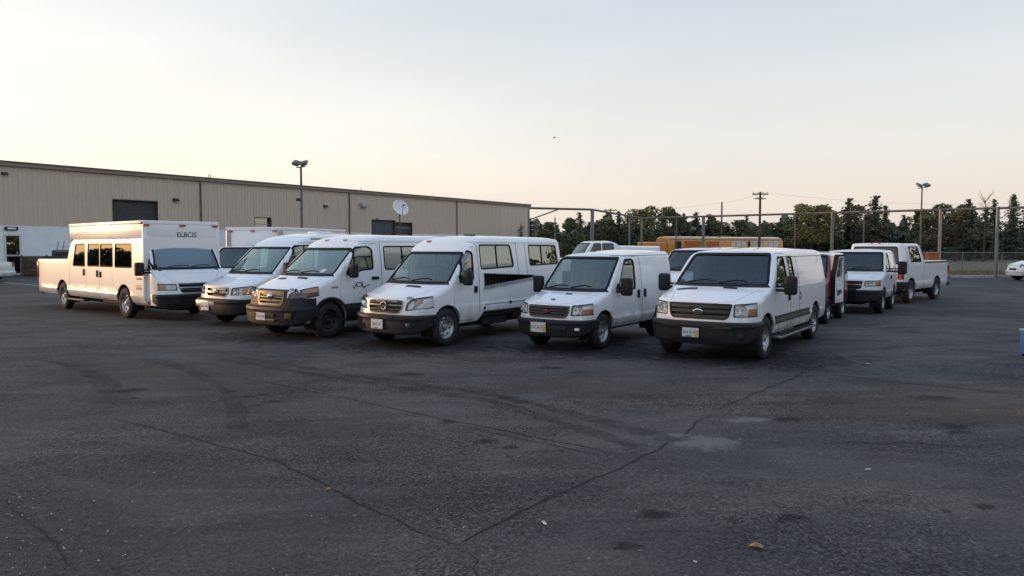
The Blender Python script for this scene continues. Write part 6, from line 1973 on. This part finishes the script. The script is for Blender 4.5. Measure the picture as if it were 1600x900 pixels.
for i, (px, py, L, label) in enumerate(((1500, 434.0, 1.3, 'broken concrete wheel stop nearest the crew pickup'), (1534, 433.6, 1.5, 'pale concrete wheel stop beside the tall fence post at right'))):
    c = gp(px, py)
    root = empty('wheel_stop', (c.x, c.y - 0.25, 0), R_(-20 + 6 * i), label, 'wheel stop', 'concrete wheel stops')
    mb = MB(); prism([(-0.12, 0.0), (0.12, 0.0), (0.07, 0.16), (-0.07, 0.16)], 'x', -L / 2, L / 2, mb)
    ob('block', mb.mesh(bevel=0.02), 'concrete', root)
    for s in (-1, 1):
        ob('pin', MB().tube([(s * L * 0.35, 0, 0.15), (s * L * 0.35, 0, 0.175)], 0.02, 6).mesh(), 'galv_rust', root)
principled('skip_orange', (0.42, 0.11, 0.05), 0.6)
c = dp(1456, 400, 47)
sk = empty('orange_skip', (c.x, c.y, 0), R_(-15), 'faded orange equipment box behind the bed of the crew pickup', 'box')
ob('tub', MB().add([(-0.25, -0.4, 0.1), (0.25, -0.4, 0.1), (0.25, 0.4, 0.1), (-0.25, 0.4, 0.1), (-0.3, -0.45, 1.55), (0.3, -0.45, 1.55), (0.3, 0.45, 1.55), (-0.3, 0.45, 1.55)], [(0, 1, 2, 3), (4, 5, 6, 7), (0, 1, 5, 4), (1, 2, 6, 5), (2, 3, 7, 6), (3, 0, 4, 7)]).mesh(bevel=0.03), 'skip_orange', sk)
ob('rim', box_mesh((-0.33, -0.48, 1.53), (0.33, 0.48, 1.63), 0.03), 'skip_orange', sk)
for s in (-0.15, 0.15):
    ob('foot', box_mesh((s - 0.08, -0.4, 0.0), (s + 0.08, 0.4, 0.1)), 'dark_steel', sk)

# blue crate at the right edge
c = gp(1594, 561)
cr_ = empty('blue_crate', (c.x + 0.57, c.y + 0.22, 0), R_(4), 'blue plastic crate cut off by the right edge of the picture', 'crate')
principled('crate_blue', (0.13, 0.26, 0.50), 0.45)
principled('crate_rim', (0.42, 0.50, 0.60), 0.45)
ob('tub', box_mesh((-0.30, -0.21, 0.045), (0.30, 0.21, 0.47), 0.02), 'crate_blue', cr_, 40)
ob('rim', box_mesh((-0.315, -0.225, 0.455), (0.315, 0.225, 0.50), 0.015), 'crate_rim', cr_, 40)
ob('base', box_mesh((-0.27, -0.18, 0.0), (0.27, 0.18, 0.045), 0.01), 'rubber', cr_)
for k in range(7):
    ob('rib', box_mesh((-0.26 + k * 0.08, -0.222, 0.06), (-0.235 + k * 0.08, -0.209, 0.44), 0.004, 1), 'crate_blue', cr_)
ob('handle', box_mesh((-0.10, -0.235, 0.38), (0.10, -0.222, 0.41), 0.006), 'crate_rim', cr_)

# ------------------------------------------------------------------ trees
def leaf_mat(name, a, b, rough=0.9):
    m = principled(name, a, rough)
    t = NT(m)
    g = t.n('ShaderNodeNewGeometry')
    oi = t.n('ShaderNodeObjectInfo')
    c = t.mix(g.outputs['Random Per Island'], a, b)
    c = t.mix(t.mr(oi.outputs['Random'], 0.0, 1.0, 0.0, 0.5), c, t.mix(1.0, c, (0.62, 0.66, 0.66), 'MULTIPLY'))
    t.l(c, t.b.inputs['Base Color'])
    t.b.inputs['Specular IOR Level'].default_value = 0.2
leaf_mat('needles', (0.084, 0.105, 0.076), (0.142, 0.165, 0.111))
leaf_mat('needles_brown', (0.108, 0.108, 0.076), (0.162, 0.151, 0.105))
leaf_mat('leaves_olive', (0.142, 0.142, 0.057), (0.270, 0.223, 0.088))
leaf_mat('leaves_green', (0.095, 0.115, 0.061), (0.176, 0.186, 0.089))
leaf_mat('leaves_rust', (0.108, 0.108, 0.065), (0.182, 0.159, 0.095))
speckled('bark', (0.06, 0.048, 0.038), 0.95, 0.3, 6)
def quad(mb, c, s, rnd, flat=0.0):
    n = Vector((rnd.gauss(0, 1), rnd.gauss(0, 1), rnd.gauss(0, 1) + flat)).normalized()
    u = n.orthogonal().normalized()
    v = n.cross(u)
    a = rnd.uniform(0, 6.28)
    u, v = u * math.cos(a) + v * math.sin(a), v * math.cos(a) - u * math.sin(a)
    l = s * rnd.uniform(0.7, 1.3)
    w = l * rnd.uniform(0.35, 0.7)
    k = len(mb.v)
    mb.v += [tuple(c - u * l), tuple(c + v * w), tuple(c + u * l), tuple(c - v * w)]
    mb.f.append((k, k + 1, k + 2, k + 3))
def conifer(seed, spread=0.24):
    """unit height"""
    rnd = random.Random(seed)
    mb = MB(); tr = MB()
    lean = (rnd.uniform(-0.02, 0.02), rnd.uniform(-0.02, 0.02))
    tr.tube([(0, 0, 0), (lean[0] * 0.5, lean[1] * 0.5, 0.5), (lean[0], lean[1], 0.985)], [0.020, 0.013, 0.002], 7)
    lev = 34
    for i in range(lev):
        z = 0.06 + 0.935 * (i + rnd.uniform(-0.3, 0.3)) / lev
        r = spread * (1.02 - z) ** 0.72 * rnd.uniform(0.7, 1.15) + 0.004
        nb = max(4, int(8 * (1 - z) + 4))
        for b in range(nb):
            a = rnd.uniform(0, 6.28)
            rr = r * rnd.uniform(0.55, 1.15)
            ns = 3 + int(rr / 0.05)
            for t in np.linspace(0.15, 1.0, ns):
                c = Vector((lean[0] * z + math.cos(a) * rr * t, lean[1] * z + math.sin(a) * rr * t, z - 0.05 * t * t * rr / 0.2 + 0.02 * t))
                for q in range(2):
                    quad(mb, c + Vector((rnd.gauss(0, .010), rnd.gauss(0, .010), rnd.gauss(0, .008))), 0.024 * (1.1 - 0.4 * t), rnd, 1.0)
            if b % 3 == 0:
                tr.tube([(lean[0] * z, lean[1] * z, z), (lean[0] * z + math.cos(a) * rr * 0.8, lean[1] * z + math.sin(a) * rr * 0.8, z - 0.03)], [0.004, 0.001], 3)
    return mb.mesh(fix=False), tr.mesh(fix=False)
def broadleaf(seed, spread=0.30):
    rnd = random.Random(seed)
    mb = MB(); tr = MB()
    tr.tube([(0, 0, 0), (0.01, 0.005, 0.3), (0.0, 0.01, 0.55)], [0.028, 0.02, 0.012], 7)
    for k in range(13):
        a, z = rnd.uniform(0, 6.28), rnd.uniform(0.30, 0.88)
        rr = spread * (1 - abs(z - 0.5) * 1.15) * rnd.uniform(0.3, 0.95)
        c = Vector((math.cos(a) * rr, math.sin(a) * rr, z))
        tr.tube([(0, 0, 0.28 + 0.25 * rnd.random()), tuple(c * 0.6 + Vector((0, 0, 0.18))), tuple(c)], [0.011, 0.007, 0.002], 4)
        R0 = rnd.uniform(0.085, 0.14)
        for i in range(230):
            d = Vector((rnd.gauss(0, 1), rnd.gauss(0, 1), rnd.gauss(0, 1))).normalized() * R0 * rnd.uniform(0.45, 1.12) ** 0.6
            quad(mb, c + Vector((d.x, d.y, d.z * 0.8)), 0.021, rnd)
    return mb.mesh(fix=False), tr.mesh(fix=False)
protoC = [conifer(s, sp) for s, sp in ((1, 0.22), (2, 0.26), (3, 0.19), (4, 0.24))]
protoB = [broadleaf(s, sp) for s, sp in ((11, 0.32), (12, 0.28), (13, 0.36))]
CACHE = {}
def tree(kind, px, pyt, depth, mat, label, scale_w=1.0, group='trees beyond the fence'):
    top = dp(px, pyt, depth)
    h = top.z
    cm, tm = (protoC[kind % 4] if kind < 4 else protoB[kind % 3])
    key = (kind, mat)
    if key not in CACHE:
        a = cm.copy(); a.materials.append(MATS[mat])
        b = tm.copy(); b.materials.append(MATS['bark'])
        CACHE[key] = (a, b)
    nm = 'conifer_tree' if kind < 4 else 'broadleaf_tree'
    root = empty(nm, (top.x, top.y, 0), random.uniform(0, 6.28), label, 'tree', group)
    root.scale = (h * scale_w, h * scale_w, h)
    for n, me in (('crown', CACHE[key][0]), ('trunk', CACHE[key][1])):
        o = bpy.data.objects.new(n, me); o.parent = root; PENDING.append(o)
TREES = [(812, 346, 0, 'needles'), (826, 343, 1, 'needles'), (845, 352, 3, 'needles_brown'), (862, 345, 4, 'leaves_green'), (884, 340, 5, 'leaves_green'), (908, 334, 1, 'needles_brown'), (932, 346, 0, 'needles'), (948, 341, 4, 'leaves_green'), (967, 333, 2, 'needles'),
    (984, 340, 0, 'needles'), (1002, 324, 4, 'leaves_olive'), (1026, 320, 5, 'leaves_olive'), (1046, 323, 6, 'leaves_green'), (1070, 336, 2, 'needles'), (1086, 334, 0, 'needles'), (1108, 337, 3, 'needles'), (1132, 345, 5, 'leaves_green'), (1152, 342, 4, 'leaves_rust'), (1168, 339, 2, 'needles_brown'), (1184, 346, 6, 'leaves_green'),
    (1203, 350, 1, 'needles'), (1226, 346, 5, 'leaves_green'), (1246, 336, 3, 'needles'), (1268, 320, 5, 'leaves_olive'), (1281, 322, 4, 'leaves_olive'), (1300, 334, 0, 'needles'), (1324, 316, 1, 'needles'), (1346, 318, 6, 'leaves_rust'), (1368, 312, 3, 'needles'), (1384, 328, 2, 'needles'), (1415, 342, 1, 'needles'), (1433, 333, 0, 'needles'),
    (1452, 336, 4, 'leaves_green'), (1472, 316, 6, 'leaves_rust'), (1496, 322, 5, 'leaves_rust'), (1517, 317, 1, 'needles'), (1540, 330, 3, 'needles'), (1556, 318, 2, 'needles'), (1586, 309, 0, 'needles'), (1606, 316, 1, 'needles'), (1630, 312, 3, 'needles'), (1660, 322, 0, 'needles')]
WORD = {'needles': 'dark green conifer', 'needles_brown': 'brownish conifer', 'leaves_olive': 'yellowing broadleaf tree', 'leaves_green': 'green broadleaf tree', 'leaves_rust': 'rust tinged broadleaf tree'}
ORD = ['first', 'second', 'third', 'fourth', 'fifth', 'sixth', 'seventh', 'eighth', 'ninth', 'tenth', 'eleventh', 'twelfth', 'thirteenth', 'fourteenth', 'fifteenth', 'sixteenth', 'seventeenth', 'eighteenth', 'nineteenth', 'twentieth', 'twenty-first', 'twenty-second', 'twenty-third']
cnt = {}
rnd = random.Random(3)
for px, py, kind, mat in TREES:
    i = cnt.get(mat, 0); cnt[mat] = i + 1
    tree(kind, px, py - (7 if px > 1250 else 3), rnd.uniform(98, 120), mat, '%s %s from the warehouse along the tree line' % (ORD[i], WORD[mat]), rnd.uniform(1.15, 1.5))
# lower trees filling in behind
def far_wood():
    rnd = random.Random(9)
    mb = MB()
    for i in range(26000):
        px = rnd.uniform(800, 1720)
        d = rnd.uniform(112, 145)
        top = 353 + 8 * math.sin(px * 0.045) + 7 * math.sin(px * 0.11 + 1) + 6 * math.sin(px * 0.23)
        h = dp(px, top, d).z
        x = (px - 800) / FPX * d
        if px < 824 + (d - 112): continue
        quad(mb, Vector((x, d, rnd.uniform(0.1, h) ** 1.0)), rnd.uniform(0.35, 0.65), rnd)
    return mb.mesh(fix=False)
tag(ob('far_wood', far_wood(), 'needles'), 'dark undergrowth and lower trees massed behind the tree line', 'wood', kind='stuff')
def side_wood():
    """the same wood carried on past the right edge of the picture and round behind"""
    rnd = random.Random(19)
    mb = MB()
    for i in range(34000):
        a = rnd.uniform(R_(44), R_(250))
        d = rnd.uniform(75, 98)
        h = 10 + 2 * math.sin(a * 23) + 1.5 * math.sin(a * 51) + math.sin(a * 90)
        quad(mb, Vector((math.sin(a) * d, math.cos(a) * d, rnd.uniform(0.1, h))), rnd.uniform(0.4, 0.75), rnd)
    return mb.mesh(fix=False)
tag(ob('side_wood', side_wood(), 'needles'), 'dark wood continuing past the right side of the lot', 'wood', kind='stuff')
def west_wood():
    """low wood on the sunset side, outside the picture"""
    rnd = random.Random(29)
    mb = MB()
    for i in range(40000):
        a = rnd.uniform(R_(250), R_(318))
        d = rnd.uniform(160, 185)
        h = 3.6 + 1.3 * math.sin(a * 31) + 0.9 * math.sin(a * 77)
        quad(mb, Vector((math.sin(a) * d, math.cos(a) * d, rnd.uniform(0.1, h))), rnd.uniform(0.35, 0.6), rnd)
    return mb.mesh(fix=False)
tag(ob('west_wood', west_wood(), 'needles'), 'low dark wood far off on the sunset side of the lot', 'wood', kind='stuff')
# bare tree at the right
def bare_tree():
    top = dp(1540, 304, 96)
    rnd = random.Random(4)
    mb = MB(); h = top.z
    mb.tube([(0, 0, 0), (0.1, 0, h * 0.5), (0, 0, h * 0.95)], [0.16, 0.1, 0.02], 7)
    for i in range(16):
        z = h * rnd.uniform(0.55, 0.92); a = rnd.uniform(0, 6.28); L = rnd.uniform(0.8, 1.8)
        p = Vector((0, 0, z)); q = p + Vector((math.cos(a) * L * 0.6, math.sin(a) * L * 0.6, L * 0.7)); 
        mb.tube([p, q, q + Vector((math.cos(a) * 0.2, 0.1, 0.5))], [0.04, 0.02, 0.006], 4)
    root = empty('bare_tree', (top.x, top.y, 0), 0, 'bare leafless tree rising above the conifers at right', 'tree')
    ob('trunk', mb.mesh(fix=False), 'bark', root)
bare_tree()
# dry grass strip behind the kerb
def grass():
    rnd = random.Random(8)
    mb = MB()
    for i in range(9000):
        x = rnd.uniform(17, 48)
        y0 = 52.5 - (x - 20) * 0.366
        y = y0 + 0.4 + rnd.random() ** 1.3 * 13
        h = rnd.uniform(0.06, 0.22) * (1.8 if rnd.random() < 0.05 else 1)
        a = rnd.uniform(0, 3.14); w = rnd.uniform(0.02, 0.05)
        dx, dy = math.cos(a) * w, math.sin(a) * w
        lx, ly = rnd.gauss(0, 0.05), rnd.gauss(0, 0.05)
        k = len(mb.v)
        mb.v += [(x - dx, y - dy, -0.012), (x + dx, y + dy, -0.012), (x + lx, y + ly, h)]
        mb.f.append((k, k + 1, k + 2))
    return mb.mesh(fix=False)
leaf_mat('grass_blades', (0.24, 0.19, 0.11), (0.15, 0.14, 0.06))
tag(ob('dry_grass', grass(), 'grass_blades'), 'dry brown grass strip between the kerb and the chain link fence', 'grass', kind='stuff')
# bird
c = dp(866, 215, 60)
bd = empty('bird', c, 0.4, 'small dark bird flying high over the yard', 'bird')
ob('body', MB().lathe([(0, -0.14), (0.03, -0.08), (0.04, 0), (0.025, 0.08), (0, 0.15)], 8, 'x').mesh(weld=1e-4), 'dark', bd, 50)
for s in (-1, 1):
    ob('wing', MB().add([(-0.05, 0, 0.01), (0.06, 0, 0.01), (0.03, s * 0.14, 0.06), (0.06, s * 0.24, 0.02), (-0.02, s * 0.13, 0.06), (0, 0, 0.02)], [(0, 1, 2, 4), (4, 2, 3), (0, 4, 5), (1, 5, 2), (5, 4, 2)]).mesh(fix=False), 'dark', bd)
for o in PENDING:
    scene.collection.objects.link(o)
bpy.data.scenes.remove(TMP)
